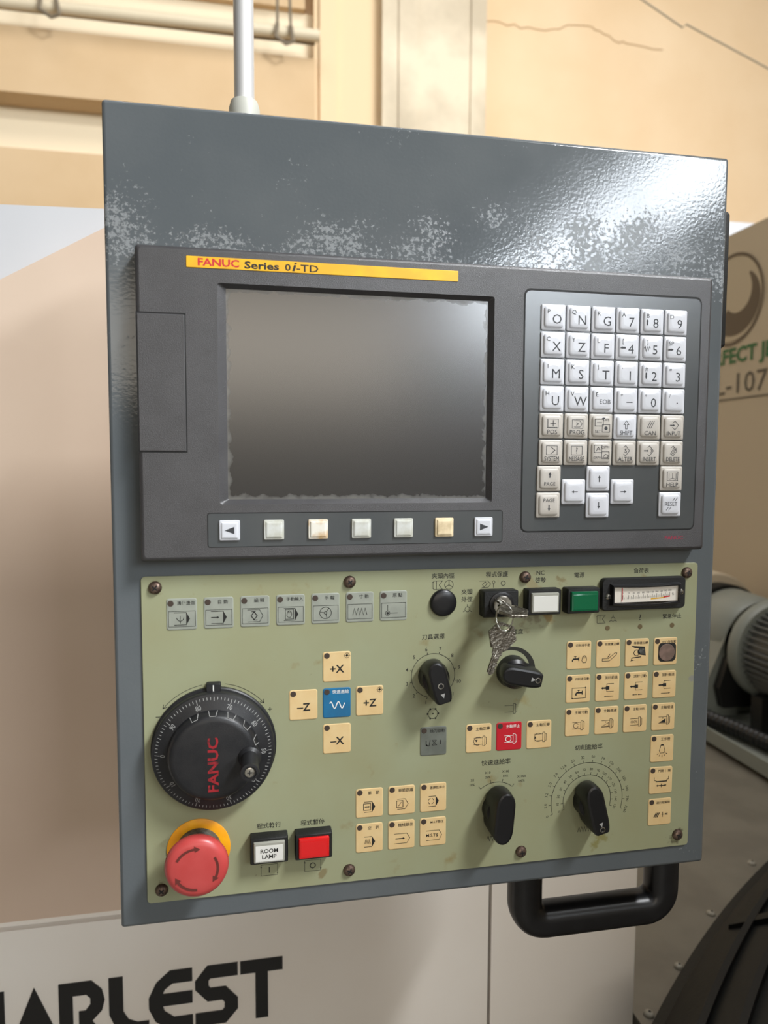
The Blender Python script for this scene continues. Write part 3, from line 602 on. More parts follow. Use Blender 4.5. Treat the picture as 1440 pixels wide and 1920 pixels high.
for i, x in enumerate((75.2, 103.6, 132.5, 161.5, 190.4, 219.0, 247.2)):
    m = (M_KEYW, M_KEYS, M_KEYST, M_KEYS, M_KEYS, M_KEYY, M_KEYW)[i]
    k = MB().rbox(0, 0, 13.0, 13.0, .8, SK, n=3).build('softkey', m, du, mmv(x, 269.7, 12.2))
    k['label'] = ('white softkey with left arrow', 'blank grey white softkey', 'blank softkey with brown stain', 'blank pale softkey in the row middle', 'blank pale softkey', 'blank yellowed softkey', 'white softkey with right arrow')[i]
    if i == 0: MB().flat([(-3.2, 0), (3.0, 2.4), (3.0, -2.4)], 2.26).build('symbol', M_INK, k, smooth=0)
    if i == 6: MB().flat([(3.2, 0), (-3.0, 2.4), (-3.0, -2.4)], 2.26).build('symbol', M_INK, k, smooth=0)

# ------------------------------------------------------------------ operator plate
op = panel_thing('operator_plate', 'khaki green operator plate with knobs, handwheel and membrane buttons', 'control panel')
PZ = 1.5
MB().rbox(220.0, 127.7, 404.2, 222.4, 2.6, [(0, 0), (0, 1.3), (.25, 1.5)], n=4).build('plate', M_PLATE, op)
IZ = PZ + .06
# screws
sc = MB().lathe(0, 0, [(4.3, 0), (4.3, .5), (4.0, 1.4), (3.3, 2.2), (2.2, 2.75), (.8, 2.95)], 24).mesh('screw', M_SCREW)
cr = MB(); cr.box(-2.0, 2.0, -.45, .45, 2.5, 2.99); cr.box(-.45, .45, -2.0, 2.0, 2.5, 2.985)
crm = cr.mesh('cross_recess', M_GAP, 0)
for x, y in ((26.8, 231.6), (155.2, 231.8), (283.2, 231.6), (412.8, 231.5), (27.3, 25.4), (155.0, 25.4), (283.9, 25.6), (412.6, 25.9)):
    s_ = link('screw', sc, op, mmv(x, y, PZ)); q = link('cross_recess', crm, s_); q.rotation_euler = (0, 0, random.uniform(0, 1.5))
# membrane buttons
BW, BH = 19.3, 21.0
def bmesh_(m): return MB().rbox(0, 0, BW, BH, 1.5, [(0, 0), (0, .28), (.5, .5)], n=3).mesh('membrane_button', m)
BM = {'c': bmesh_(M_CREAM), 'g': bmesh_(M_MGREY), 'w': bmesh_(M_MGREYW), 'b': bmesh_(M_BLUE), 'r': bmesh_(M_BRED)}
LEDM = MB().lathe(0, 0, [(2.0, .45), (2.0, .62), (1.7, .7)], 16).mesh('indicator_lamp', M_LED)
BZ = .58
def button(kind, x, y, fn, label, ink=M_INKB, led=(-6.9, 7.9)):
    b = link('membrane_button', BM[kind], op, mmv(x, y, PZ), label)
    link('indicator_lamp', LEDM, b, mmv(led[0], led[1], 0)); legend(fn, b, ink, z=BZ); return b
def cap(s, size=2.9, x=2.9, y=7.7): return lambda m, z: m.text(s, x, y, size, z, bold=.004)
def both(*fs):
    def fn(m, z):
        for f in fs: f(m, z)
    return fn
def shift(f, dx, dy, k=1.0):
    def fn(m, z):
        n = len(m.v); f(m, z)
        m.v[n:] = [(a * k + dx, b * k + dy, c) for a, b, c in m.v[n:]]
    return fn
def frame(m, z): boxd(m, z, -8.4, 8.6, -8.3, 2.0, .28)
def tape(fill=True, x0=-5, x1=3, x2=5.2, y0=-7.2, y1=1.0):
    def fn(m, z):
        ym = (y0 + y1) / 2
        if fill: m.line([(x0, y1), (x1, y1)], .4, z); m.line([(x0, y0), (x1, y0)], .4, z); m.flat([(x1, y1), (x1, y0), (x2, ym)], z); m.line([(x1, y1), (x1, y0)], .3, z)
        else: m.line([(x0, y1), (x1, y1), (x2, ym), (x1, y0), (x0, y0)], .35, z)
    return fn
def g_dnc(m, z): m.circ(-1.0, -2.4, 2.2, .4, z, a0=180, a1=360, n=10); m.line([(-1.0, -4.6), (-1.0, -6.2)], .4, z); m.line([(-1.0, -3.6), (-1.0, -1.0)], .3, z)
def g_auto(m, z): m.arrow(-5, -3.1, 0.4, -3.1, .6, z, 1.5)
def g_edit(m, z): m.line([(-.6, -.4), (1.4, -3.1), (-.6, -5.8), (-2.6, -3.1)], .6, z, True); m.line([(-2.4, -.2), (0.4, -.2)], .5, z); m.line([(-1.0, -6.0), (1.6, -6.0)], .5, z)
def g_hand(m, z):
    m.line([(-1.8, -1.4), (-2.2, -4), (-1.2, -5.6), (1.0, -5.6), (1.9, -3.6), (1.6, -1.4), (.9, -.3), (0, 0), (-.9, -.3)], .4, z, True)
    for a in (-.9, 0, .9): m.line([(a, -.4), (a, -2.2)], .3, z)
def g_mdi(m, z): boxd(m, z, -3.6, 2.0, -6.4, .2); shift(g_hand, -.8, -.6, .8)(m, z)
def g_wheel(m, z):
    m.circ(0, -3.1, 4.0, .4, z); m.circ(0, -3.1, .9, .4, z, n=12)
    for a in (55, 170, 285): m.line([(.9 * math.cos(R(a)), -3.1 + .9 * math.sin(R(a))), (4 * math.cos(R(a)), -3.1 + 4 * math.sin(R(a)))], .4, z)
def zig(x0, x1, y0, y1, n, w): return lambda m, z: m.line([(x0 + (x1 - x0) * i / (2 * n), y1 if i % 2 else y0) for i in range(2 * n + 1)], w, z)
def g_ref(m, z): m.circ(-4.2, -5.2, 1.6, .35, z, n=16); m.disc(-4.2, -5.2, .9, z); m.line([(-4.2, -3.4), (-4.2, .6)], .35, z); m.line([(-2.4, -5.2), (3.0, -5.2)], .35, z)
MODE = [('邊傳邊做', 2.9, both(frame, tape(), g_dnc)), ('自 動', 3.1, both(frame, tape(), g_auto)), ('編 輯', 3.1, both(frame, tape(False), g_edit)), ('手動輸入', 2.9, both(frame, tape(x0=-4.6), g_mdi)),
        ('手 輪', 3.1, both(frame, g_wheel)), ('寸 動', 3.1, both(frame, zig(-5, 5, -5.6, -.8, 4, .35))), ('原 點', 3.1, both(frame, g_ref))]
for i, (s_, sz, ic) in enumerate(MODE):
    button('g', 43.4 + 23.78 * i, 213.5 + .12 * i, both(cap(s_, sz, 2.8, 7.4), ic), 'grey mode button ' + ('with branching symbol', 'with arrow symbol', 'with diamond symbol', 'with hand symbol', 'with wheel symbol', 'with zigzag symbol', 'with origin symbol')[i], led=(-7.0, 7.3))
def target(m, z): m.circ(7.0, 7.6, 1.7, .25, z, n=16); m.disc(7.0, 7.6, .8, z); m.line([(7, 5.2), (7, 10)], .2, z); m.line([(4.6, 7.6), (9.4, 7.6)], .2, z)
def jog(s_): return lambda m, z: m.text(s_, 0.2, -1.6, 7.6, z, bold=.02)
button('c', 146.3, 172.9, both(jog('+X'), target), 'cream button marked plus X'); button('c', 123.1, 147.3, jog('–Z'), 'cream button marked minus Z')
button('c', 169.4, 147.5, both(jog('+Z'), target), 'cream button marked plus Z'); button('c', 146.3, 121.9, jog('–X'), 'cream button marked minus X')
def wave(m, z): m.line([(-5 + 10.4 * i / 32, -1.6 + 2.3 * math.sin(2 * math.pi * 2 * i / 32 + .6)) for i in range(33)], .65, z)
button('b', 146.3, 147.4, both(cap('快速進給', 2.9, 2.6, 7.8), wave), 'blue rapid traverse button with white wave', M_WHITE)
def chuck(x=0.0, y=0.0, k=1.0, inner=None):
    def base_(m, z):
        m.line([(-4.6, 2.6), (2.6, 2.6)], .35, z); m.line([(-4.6, -2.6), (2.6, -2.6)], .35, z); boxd(m, z, 2.6, 4.2, -3.8, 3.8, .35)
        m.line([(4.2, 3.2), (5.4, 2.6), (5.4, -2.6), (4.2, -3.2)], .35, z)
    return shift(both(base_, inner) if inner else base_, x, y, k)
def s_fwd(m, z): m.circ(-1.4, 0, 3.2, .35, z, a0=70, a1=290, n=12); m.flat([(-3.6, 1.2), (-1.4, 1.2), (-2.5, -.8)], z); m.line([(-.2, 3.4), (.8, 2.6)], .4, z)
def s_rev(m, z): m.circ(-1.0, 0, 3.4, .35, z, a0=60, a1=300, n=12); m.flat([(-4.4, -.8), (-2.8, -.8), (-3.6, 1.2)], z)
def s_stop(m, z): m.circ(-1.2, 0, 2.2, .5, z, n=18)
def tool_ic(m, z): m.line([(-5.4, .6), (-5.4, -3), (-3.2, -3.4), (-2.4, .8)], .5, z); m.flat([(-5.4, -1.6), (-3.8, -3.4), (-5.4, -3.4)], z); m.line([(-1.2, .6), (2.4, -3)], .4, z); m.line([(2.2, .6), (-1.0, -3)], .4, z); m.line([(-1, .6), (2.2, .6)], .35, z); m.line([(-1, -3), (2.6, -3)], .35, z); m.line([(5.2, .4), (5.2, -2.6)], .7, z)
button('w', 215.8, 115.0, both(cap('換刀啟動', 2.8, 2.8, 7.4), tool_ic), 'grey tool change button worn dark')
button('c', 249.7, 114.6, both(cap('主軸正轉', 2.7, 3.0, 7.0), chuck(.6, -2.2, .95, s_fwd)), 'cream spindle forward button')
button('r', 272.9, 114.5, both(cap('主軸停止', 2.7, 2.8, 7.4), chuck(.6, -2.0, .95, s_stop)), 'red spindle stop button', M_WHITE)
button('c', 296.1, 114.2, both(cap('主軸反轉', 2.7, 3.0, 7.2), chuck(.6, -2.2, .95, s_rev)), 'cream spindle reverse button')
def g_single(m, z): boxd(m, z, -4.2, .8, -5.2, -.4, .45); m.arrow(-3.4, -2.8, .4, -2.8, .8, z, 1.4)
def g_skip(m, z): boxd(m, z, -3.6, 1.0, -5.2, -.4, .4); m.line([(-2.2, -4.2), (-.2, -1.4)], .35, z)
def g_opt(m, z): [m.circ(-1.6, -2.8, 2.1, .4, z, a0=a, a1=a + 60, n=5) for a in (10, 100, 190, 280)]
def g_lock(m, z): m.arrow(-4.4, -2.8, 2.6, -2.8, .7, z, 1.5)
def g_mst(m, z): m.text('M.S.T$', -.6, -2.8, 3.2, z, bold=.01)
SIX = [('單　節', both(tape(True, -3.8, 2.0, 4.2, -6.6, .8), g_single), 'single block button with boxed arrow'), ('單節跳躍', both(tape(False, -3.2, 2.6, 4.8, -6.6, .8), g_skip), 'block skip button with boxed slash'),
       ('選擇性停止', both(tape(True, -3.4, 2.0, 4.2, -6.6, .8), g_opt), 'optional stop button with broken circle'), ('空　跑', both(tape(True, -3.8, 2.0, 4.2, -6.6, .8), zig(-3.2, .6, -4.4, -1.2, 4, .45)), 'dry run button with zigzag'),
       ('機械鎖住', both(tape(False, -5.4, 4.0, 6.2, -6.4, .8), g_lock), 'machine lock button with long arrow'), ('M.S.T鎖住', both(tape(False, -5.0, 4.6, 6.6, -6.4, .8), g_mst), 'button marked M.S.T')]
for i, (s_, ic, lb) in enumerate(SIX):
    button('c', 169.4 + 23.3 * (i % 3), 73.4 - 25.6 * (i // 3), both(cap(s_, 2.8 if len(s_) < 5 else 2.3, 3.0, 7.2), ic), 'cream ' + lb)
def tap(x, y, k):
    def fn(m, z): m.flat([(-4, -2.6), (-4, -.4), (-2.4, 1), (3, 1), (3, 2.2), (4, 2.2), (4, -2), (3, -2), (3, -.6), (-2, -.6), (-2.6, -1.2), (-2.6, -2.6)], z); m.line([(-.4, 1), (-.4, 2.8)], .8, z); m.line([(-1.8, 2.8), (1.0, 2.8)], .7, z)
    return shift(fn, x, y, k)
def conv(m, z): m.line([(-4.8, -5.4), (1.0, -5.4), (6.6, -1.0), (7.0, .4), (5.6, .6), (.2, -3.6), (-4.8, -3.6)], .4, z, True); m.line([(1.6, 0), (-.2, -2.4)], .45, z); m.flat([(-.6, -3.0), (.5, -2.4), (-.2, -1.7)], z)
def worn1(m, z):
    m.flat([(1.6, 3.6), (6.4, 3.2), (7.2, -2.6), (1.2, -1.6), (.2, .4)], z); m.flat([(-5, 5.4), (6.4, 4.2), (6.2, 3.0), (-2, 3.6)], z); m.circ(-.4, -.2, 2.2, .5, z); m.line([(-4.6, -6.2), (-4.2, -4), (3.4, -3.4)], .7, z); m.flat([(-6, -6.6), (-3.4, -5.4), (-.6, -6.8), (-2.6, -5.9)], z)
def hole(m, z):
    pts = [(8.0 * math.cos(2 * math.pi * k / 40) * (1.0 + .05 * math.sin(7 * k)), 8.2 * math.sin(2 * math.pi * k / 40) * (1 + .05 * math.cos(5 * k))) for k in range(40)]
    m.flat([(max(-7.2, min(7.6, a * 1.12)) + 1.2, max(-7.4, min(7.0, b * 1.1)) - .6) for a, b in pts], z)
def hyd(dirs):
    def fn(m, z):
        m.flat([(-5.2, -.6), (-3.4, .5), (-3.4, -.1), (-1.2, .1), (-1.2, .7), (1.6, .7), (1.6, -1.9), (-1.2, -1.9), (-1.2, -1.3), (-3.4, -1.1), (-3.4, -1.7)], z)
        m.line([(5.2, 2.6), (-.4, 2.6), (-.4, .6)], .35, z); m.line([(5.2, -3.4), (-.4, -3.4), (-.4, -1.8)], .35, z)
        for a, b in dirs: m.arrow(a, -7.0, b, -7.0, .4, z, 1.2)
    return fn
def tapbox(m, z): boxd(m, z, -4.8, 6.0, -7.2, .6); tap(.7, -3.2, .72)(m, z); m.flat([(5.2, .6), (6.6, .6), (6.0, 1.4)], z); m.flat([(-4.2, -7.8), (-5.4, -7.2), (-4.2, -6.6)], z)
def s_jog(m, z): m.circ(-1.6, 0, 2.0, .4, z, a0=20, a1=340, n=16)
def s_dec(m, z): m.line([(-4.4, -2.0), (1.6, -2.0), (1.6, .8)], .45, z, True); m.disc(-1.0, 1.4, .45, z, n=8)
def s_inc(m, z): m.flat([(-4.4, -2.2), (1.6, -2.2), (1.6, 1.2)], z); m.disc(-.8, 1.6, .5, z, n=8)
def s_100(m, z): m.text('100%', -1.2, 0, 2.9, z)
def bulb(m, z):
    m.line([(-1.2, 2.4), (1.4, 2.4), (1.6, .8), (2.6, -1.6), (1.8, -3.6), (-1.4, -3.6), (-2.2, -1.6), (-1.4, .8)], .4, z, True); m.flat([(-1.2, 2.4), (1.4, 2.4), (1.0, 3.3), (-.8, 3.3)], z)
    for a in (-150, -120, -90, -60, -30): m.line([(.2 + 3.6 * math.cos(R(a)), -2.4 + 2.8 * math.sin(R(a))), (.2 + 5 * math.cos(R(a)), -2.4 + 4.4 * math.sin(R(a)))], .45, z)
def door(m, z): m.line([(-5.6, 2.6), (-5.6, .2), (-4, -.2), (-4, -.8), (5, -.8), (5, .2), (6.6, .6), (6.6, 3.0)], .4, z); m.line([(-4, -1.0), (5.2, -1.0)], .9, z); m.arrow(.2, -4.2, -4, -4.2, .6, z, 1.6); m.arrow(.8, -4.2, 5, -4.2, .6, z, 1.6); m.line([(.5, -2.8), (.5, -5.6)], .6, z)
def over(m, z): [m.line([(-4.8 + k * 1.3, -4.2), (-2.8 + k * 1.3, -.6)], .8, z) for k in range(3)]; m.line([(1.6, -2.2), (6.4, -2.2)], .4, z); m.line([(2.6, -.2), (2.6, -4.4)], .4, z); m.flat([(4.0, -2.2), (5.8, -1.4), (5.8, -3.0)], z); m.line([(6.4, -1.2), (6.4, -3.2)], .4, z)
hand_r = shift(g_hand, 4.6, -1.6, .95)
RB = [[('切削液手動', both(tap(-2.6, -3.0, .72), shift(g_hand, 4.4, -.6, .95)), 'coolant manual button with tap and hand'), ('排屑機正轉', conv, 'chip conveyor button with bent track'), ('排屑機反轉', worn1, 'torn button with black peeled patch'), ('中心架鬆緊', hole, 'torn button with exposed round switch')],
      [('切削液自動', tapbox, 'coolant auto button with boxed tap'), ('頂針前進', hyd([(5, -2.6)]), 'tailstock button with left arrow'), ('頂針寸動', hyd([(1, -3), (5, 1.6)]), 'tailstock button with double arrow'), ('頂針後退', hyd([(-2.6, 5)]), 'tailstock button with right arrow')],
      [('主軸寸動', chuck(.4, -2.6, .95, s_jog), 'spindle jog button with circle'), ('主軸減速', chuck(.4, -2.6, .95, s_dec), 'spindle slower button with open wedge'), ('主軸100%', chuck(.4, -2.6, .95, s_100), 'spindle button marked 100%'), ('主軸增速', chuck(.4, -2.6, .95, s_inc), 'spindle faster button with black wedge')]]
for r, row in enumerate(RB):
    for c, (s_, ic, lb) in enumerate(row):
        b = button('c', 326.4 + 23.52 * c, 172.2 - 25.4 * r - .15 * c, both(cap(s_, 2.7 if len(s_) < 5 else 2.35, 2.9, 7.3), ic), 'cream ' + lb)
        if (r, c) == (0, 3): MB().lathe(1.0, -.8, [(6.6, .5), (6.6, .95), (6.2, 1.05)], 28).build('exposed_switch', M_OLD, b)
        if (r, c) == (0, 2): MB().flat([(2.0, 2.9), (5.8, 2.6), (6.2, -1.6), (2.6, -.8), (1.6, .8)], .64).build('bare_patch', M_GREYR, b, smooth=0)
for i, (s_, ic, lb) in enumerate((('工作燈', bulb, 'work lamp button with bulb'), ('門開 │ 關', door, 'door button with double arrow'), ('過行程解除', over, 'overtravel release button with three slashes'))):
    button('c', 396.8 - .1 * i, 96.0 - 25.1 * i, both(cap(s_, 2.7 if len(s_) < 5 else 2.35, 2.7, 7.3), ic), 'cream ' + lb)

# printed markings on the plate
pr = MB()
def flush(name, label=None):
    global pr
    if pr.v: pr.build(name, M_INKP, op, smooth=0, label=label)
    pr = MB()
def T(s_, x, y, sz=4.2, own=True):
    if own: MB().text(s_, x, y, sz, IZ, bold=.011).build('printed_word', M_INKP, op, smooth=0)
    else: pr.text(s_, x, y, sz, IZ, bold=.011)
T('夾頭內徑', 221.8, 234.2); T('夾頭', 239.6, 222.2); T('外徑', 239.6, 216.8); T('程式保護', 261.8, 234.2); T('NC', 295.0, 234.4, 4.4); T('啓動', 295.0, 229.2); T('電源', 325.4, 232.0)
T('負荷表', 375.2, 234.0); T('緊急停止', 401.8, 198.6, 4.0); T('?', 375.4, 198.6, 6.2); T('刀具選擇', 215.0, 190.8); T('主軸速度', 274.2, 191.8); T('切削進給率', 336.4, 101.4, 4.5); T('快速進給率', 263.4, 95.6, 4.5)
T('程式執行', 99.0, 63.6); T('程式暫停', 129.2, 63.0); T('+', 100.4, 145.6, 6); T('–', 27.2, 144.8, 6)
def chuck_in(x, y, three=True, inv=False):
    boxd(pr, IZ, x - 4.2, x - 2.2, y - 3, y + 3, .35); pr.line([(x - 2.2, y + 3), (x + 2.2, y + 3), (x - .2, y), (x + 2.2, y - 3), (x - 2.2, y - 3)], .35, IZ); pr.line([(x - 5.2, y - 2.2), (x - 5.2, y + 2.2), (x - 4.2, y + 2.2)], .3, IZ); pr.line([(x - 5.2, y - 2.2), (x - 4.2, y - 2.2)], .3, IZ)
def jaws(x, y, r):
    pr.circ(x, y, r, .35, IZ)
    for a in (90, 210, 330): pr.line([(x, y) if r > 2 else (x + r * math.cos(R(a)), y + r * math.sin(R(a))), (x + (r if r > 2 else 3.6) * math.cos(R(a)), y + (r if r > 2 else 3.6) * math.sin(R(a)))], .45, IZ)
for fn_, a_ in ((chuck_in, (219.2, 227.6)), (jaws, (226.2, 227.6, 3.2)), (jaws, (240.0, 209.6, 1.8)), (chuck_in, (344.8, 198.4)), (jaws, (353.2, 198.0, 1.6))): fn_(*a_); flush('printed_symbol')
pr.line([(248.6, 229.6), (255.0, 229.6), (257.2, 227.2), (255.4, 225), (250.6, 225)], .35, IZ); pr.line([(251, 227), (253, 229), (254.6, 227.4), (252.2, 225.4)], .4, IZ, True); pr.circ(259.4, 228.6, 1.0, .35, IZ, n=12); pr.line([(259.4, 227.6), (259.4, 224.6)], .45, IZ); pr.circ(266.6, 227.6, 1.6, .45, IZ, n=14)
flush('printed_symbol')
# handwheel turning arcs
for a0, a1 in ((100, 140), (40, 80)): pr.circ(63.3, 122.4, 43.2, .35, IZ, a0=a0, a1=a1, n=20)
for a, s_ in ((140, 1), (40, -1)):
    x, y = 63.3 + 43.2 * math.cos(R(a)), 122.4 + 43.2 * math.sin(R(a)); tdir = a + 90 * s_
    for d in (150, -150): pr.line([(x, y), (x + 3 * math.cos(R(tdir + d)), y + 3 * math.sin(R(tdir + d)))], .45, IZ)
flush('turning_arrows')
# tool selector scale
cx, cy = 215.2, 162.7
pr.circ(cx, cy, 15.9, .4, IZ, a0=-75, a1=255, n=60)
for n in range(1, 13):
    a = 90 - (n - 6.5) * 30; c, s_ = math.cos(R(a)), math.sin(R(a)); pr.line([(cx + 15.9 * c, cy + 15.9 * s_), (cx + 17.4 * c, cy + 17.4 * s_)], .4, IZ); T(str(n), cx + 19.8 * c, cy + 19.8 * s_, 3.7, own=False)
flush('dial_scale', 'numbered ring from 1 to 12')
pr.circ(215.3, 134.9, 3.6, .4, IZ); pr.disc(215.3, 134.9, .55, IZ, n=10)
for k in range(6): pr.disc(215.3 + 3.9 * math.cos(R(60 * k)), 134.9 + 3.9 * math.sin(R(60 * k)), .75, IZ, n=10)
flush('printed_symbol')
# spindle speed wedge
cx, cy = 274.4, 162.8
ou = [(cx + 18.0 * math.cos(R(a)), cy + 18.0 * math.sin(R(a))) for a in range(190, -24, -6)]; inn = [(cx + (18.0 - 5.2 * (190 - a) / 214) * math.cos(R(a)), cy + (18.0 - 5.2 * (190 - a) / 214) * math.sin(R(a))) for a in range(190, -24, -6)]
for i in range(len(ou) - 1): pr.flat([ou[i], ou[i + 1], inn[i + 1], inn[i]], IZ)
flush('speed_wedge', 'tapering black printed arc')
chuck(273.6, 134.8, .95)(pr, IZ); flush('printed_symbol')
# rapid override scale
cx, cy = 264.0, 61.2
pr.circ(cx, cy, 19.2, .4, IZ, a0=51, a1=129, n=24)
for a, t1, t2, dx in ((129, 'F0', '10%', -3.5), (103, 'X10', '25%', -1.5), (77, 'X100', '50%', 1.5), (51, 'X1000', '100%', 4.2)):
    c, s_ = math.cos(R(a)), math.sin(R(a)); pr.line([(cx + 19.2 * c, cy + 19.2 * s_), (cx + 21.6 * c, cy + 21.6 * s_)], .4, IZ)
    T(t1 if t1 != 'F0' else 'X1', cx + 24 * c + dx, cy + 24 * s_ + 3.4, 2.5, own=False); T(t2, cx + 24 * c + dx, cy + 24 * s_, 2.5, own=False)
flush('dial_scale', 'short arc scale with percentages')
pr.line([(257.6 + 9.2 * i / 48, 38.0 + 1.9 * math.sin(2 * math.pi * 4 * i / 48)) for i in range(49)], .4, IZ); flush('printed_symbol')
zig(329.0, 340.0, 35.8, 39.8, 5, .4)(pr, IZ); flush('printed_symbol')
# feed override scale
cx, cy = 336.0, 60.6
for r, lab, w2 in ((28.9, ['0', '2.0', '3.2', '5.0', '7.9', '12.6', '20', '32', '50', '79', '126', '200', '320', '500', '790', '1260'], 3.0), (19.3, [str(10 * k) for k in range(16)], 2.7)):
    pr.circ(cx, cy, r, .4, IZ, a0=-18, a1=198, n=60)
    for k, s_ in enumerate(lab):
        a = 198 - k * 14.4; c, sn = math.cos(R(a)), math.sin(R(a)); pr.line([(cx + r * c, cy + r * sn), (cx + (r + 2) * c, cy + (r + 2) * sn)], .35, IZ)
        pr.text(s_, cx + (r + 4.4) * c, cy + (r + 4.4) * sn, w2, IZ, rot=a - 90)
    flush('dial_scale', 'curved feed rate scale')
# I and O frames
for x, s_ in ((99.1, 'I'), (129.2, 'O')):
    boxd(pr, IZ, x - 5.6, x + 5.6, 27.6, 35.4, .3); T(s_, x, 31.5, 6.0, own=False)
    pr.flat([(x - 6.2, 33.6), (x - 5.0, 33.6), (x - 5.6, 34.9)], IZ); pr.flat([(x + 6.2, 29.4), (x + 5.0, 29.4), (x + 5.6, 28.1)], IZ)
    flush('printed_symbol')
for x in (349.0, 375.5, 402.1): MB().lathe(x, 191.5, [(1.9, PZ), (1.9, PZ + .12), (1.5, PZ + .2)], 16).build('indicator_lamp', M_LEDR, op)
pd = MB(); pd.lathe(421.4, 150.5, [(3.0, PZ - .2), (3.0, PZ + .04)], 16)

# blank black cap
MB().lathe(0, 0, [(9.7, 0), (9.7, 1.2), (9.2, 2.2), (8.2, 2.8), (4, 3.1), (.6, 3.2)], 40).build('blank_cap', M_BLACK, op, mmv(222.0, 215.0, PZ), label='flat black round blanking cap')

# lamp buttons
def lamp_button(x, y, mlens, label, words=None, w=25.6, h=18.6, rim=True):
    hb = MB().rbox(0, 0, w, h, 1.0, [(0, 0), (0, 7.5), (.8, 8.6), (2.2, 8.6), (2.4, 7.0)], n=2).build('lamp_button', M_BLACKM, op, mmv(x, y, PZ), label=label)
    lw, lh = w - 4.6, h - 4.2
    ln = MB(); ln.rbox(0, -.1, lw, lh, .8, [(0, 6.8), (0, 9.6), (.5, 10.4), (1.4, 10.5)], 1 if rim else 0, n=2); ln.rbox(0, -.5, lw - 2.8, lh - 3.4, .3, [(0, 10.3), (0, 10.62), (.15, 10.66)], 0, n=2)
    ln.build('lens', [mlens, M_RIM if rim else mlens], hb)
    if words:
        t_ = MB()
        for k, s_ in enumerate(words): t_.text(s_, 0, 1.6 - 4.0 * k - .2, 4.0, 10.74, bold=.02)
        t_.build('lettering', M_INKB, hb, smooth=0)
lamp_button(98.9, 49.9, M_LENSW, 'white square button reading ROOM LAMP', ('ROOM', 'LAMP'))
lamp_button(129.3, 49.9, M_LENSR, 'bright red square button', rim=False)
lamp_button(294.9, 214.4, M_LENSW, 'plain white square button', None)
lamp_button(325.2, 214.4, M_LENSG, 'dark green square button', rim=False)
# key switch
ks = MB().rbox(0, 0, 26, 19.0, 1.0, [(0, 0), (0, 8.6), (.8, 9.6)], n=2).build('key_switch', M_BLACKM, op, mmv(261.8, 214.4, PZ), label='black square key switch with steel barrel')
MB().lathe(0, 0, [(8.8, 9.4), (8.8, 10.6), (8.0, 10.9), (6.6, 10.9)], 36).build('collar', M_BLACK, ks)
MB().lathe(0, 0, [(6.6, 9.4), (6.6, 13.2), (6.0, 13.8), (.5, 13.8)], 36).build('barrel', M_STEEL, ks)
MB().box(-4.2, 4.2, -.8, .8, 13.7, 13.9).build('keyhole', M_GAP, ks, smooth=0)
# load meter
lm = MB(); lm.rbox(0, 0, 68.4, 24.2, 3.6, [(0, 0), (0, 3.4), (.7, 4.4)], n=4)
lm = lm.build('load_meter', M_BLACKM, op, mmv(375.7, 217.3, PZ), label='narrow black load meter with white scale')
wb = MB(); lo = []
def mshape(w, ht, hb_, z): return [(-w / 2 + w * i / 16, ht - .7 * math.sin(math.pi * i / 16), z) for i in range(17)] + [(w / 2 - w * i / 16, -hb_ - 1.6 * math.sin(math.pi * i / 16), z) for i in range(17)]
wb.loft([mshape(56, 8.2, 8.0, 4.0), mshape(55, 7.6, 7.2, 8.0), mshape(54.4, 7.2, 6.8, 8.4), mshape(52.6, 6.2, 5.6, 8.4), mshape(52.4, 6.0, 5.4, 7.4)], 0, True, False)
wb.build('window_frame', M_BLACK, lm)
MB().box(-26.2, 26.2, -5.6, 5.8, 6.2, 6.4).build('scale_face', M_FACE, lm, smooth=0)
sm = MB(); mz = 6.46
for k in range(41):
    t_ = k / 40; x = -18.6 + 38 * (t_ ** .92); big = k % 4 == 0
    yb = -3.2 + 1.4 * t_ * t_
    sm.line([(x, yb), (x, yb + (3.0 if big else (2.0 if k % 2 == 0 else 1.4)))], .32 if big else .2, mz, mi=0)
    if big: sm.text(str(20 * (k // 4)), x, yb + 4.4, 1.9, mz, mi=0)
sm.line([(4, -3.6), (12, -3.0), (15.6, -2.6)], .9, mz + .01, mi=1); sm.line([(14.4, -2.5), (19.6, -1.9)], 1.0, mz + .02, mi=2); sm.text('%', 22, -.4, 2.6, mz)
sm.build('scale_print', [M_INKB, M_YEL, M_RED], lm, smooth=0)
MB().box(-19.6, -19.1, -4.6, 5.4, 6.7, 6.9).build('needle', M_RED, lm, smooth=0)
MB().loft([mshape(52.4, 6.1, 5.5, 7.5), mshape(52.4, 6.1, 5.5, 8.2)]).build('clear_window', M_CLEAR, lm)
for x in (-29.2, 29.8):
    s_ = MB().lathe(x, -1.2 if x < 0 else .4, [(2.3, 4.2), (2.3, 4.8), (1.6, 5.6), (.4, 5.8)], 16).build('meter_screw', M_STEEL, lm)
    c_ = MB(); yy = -1.2 if x < 0 else .4; c_.box(x - 1.3, x + 1.3, yy - .3, yy + .3, 5.3, 5.84); c_.box(x - .3, x + .3, yy - 1.3, yy + 1.3, 5.3, 5.835); c_.build('cross_recess', M_GAP, s_ if False else lm, smooth=0)

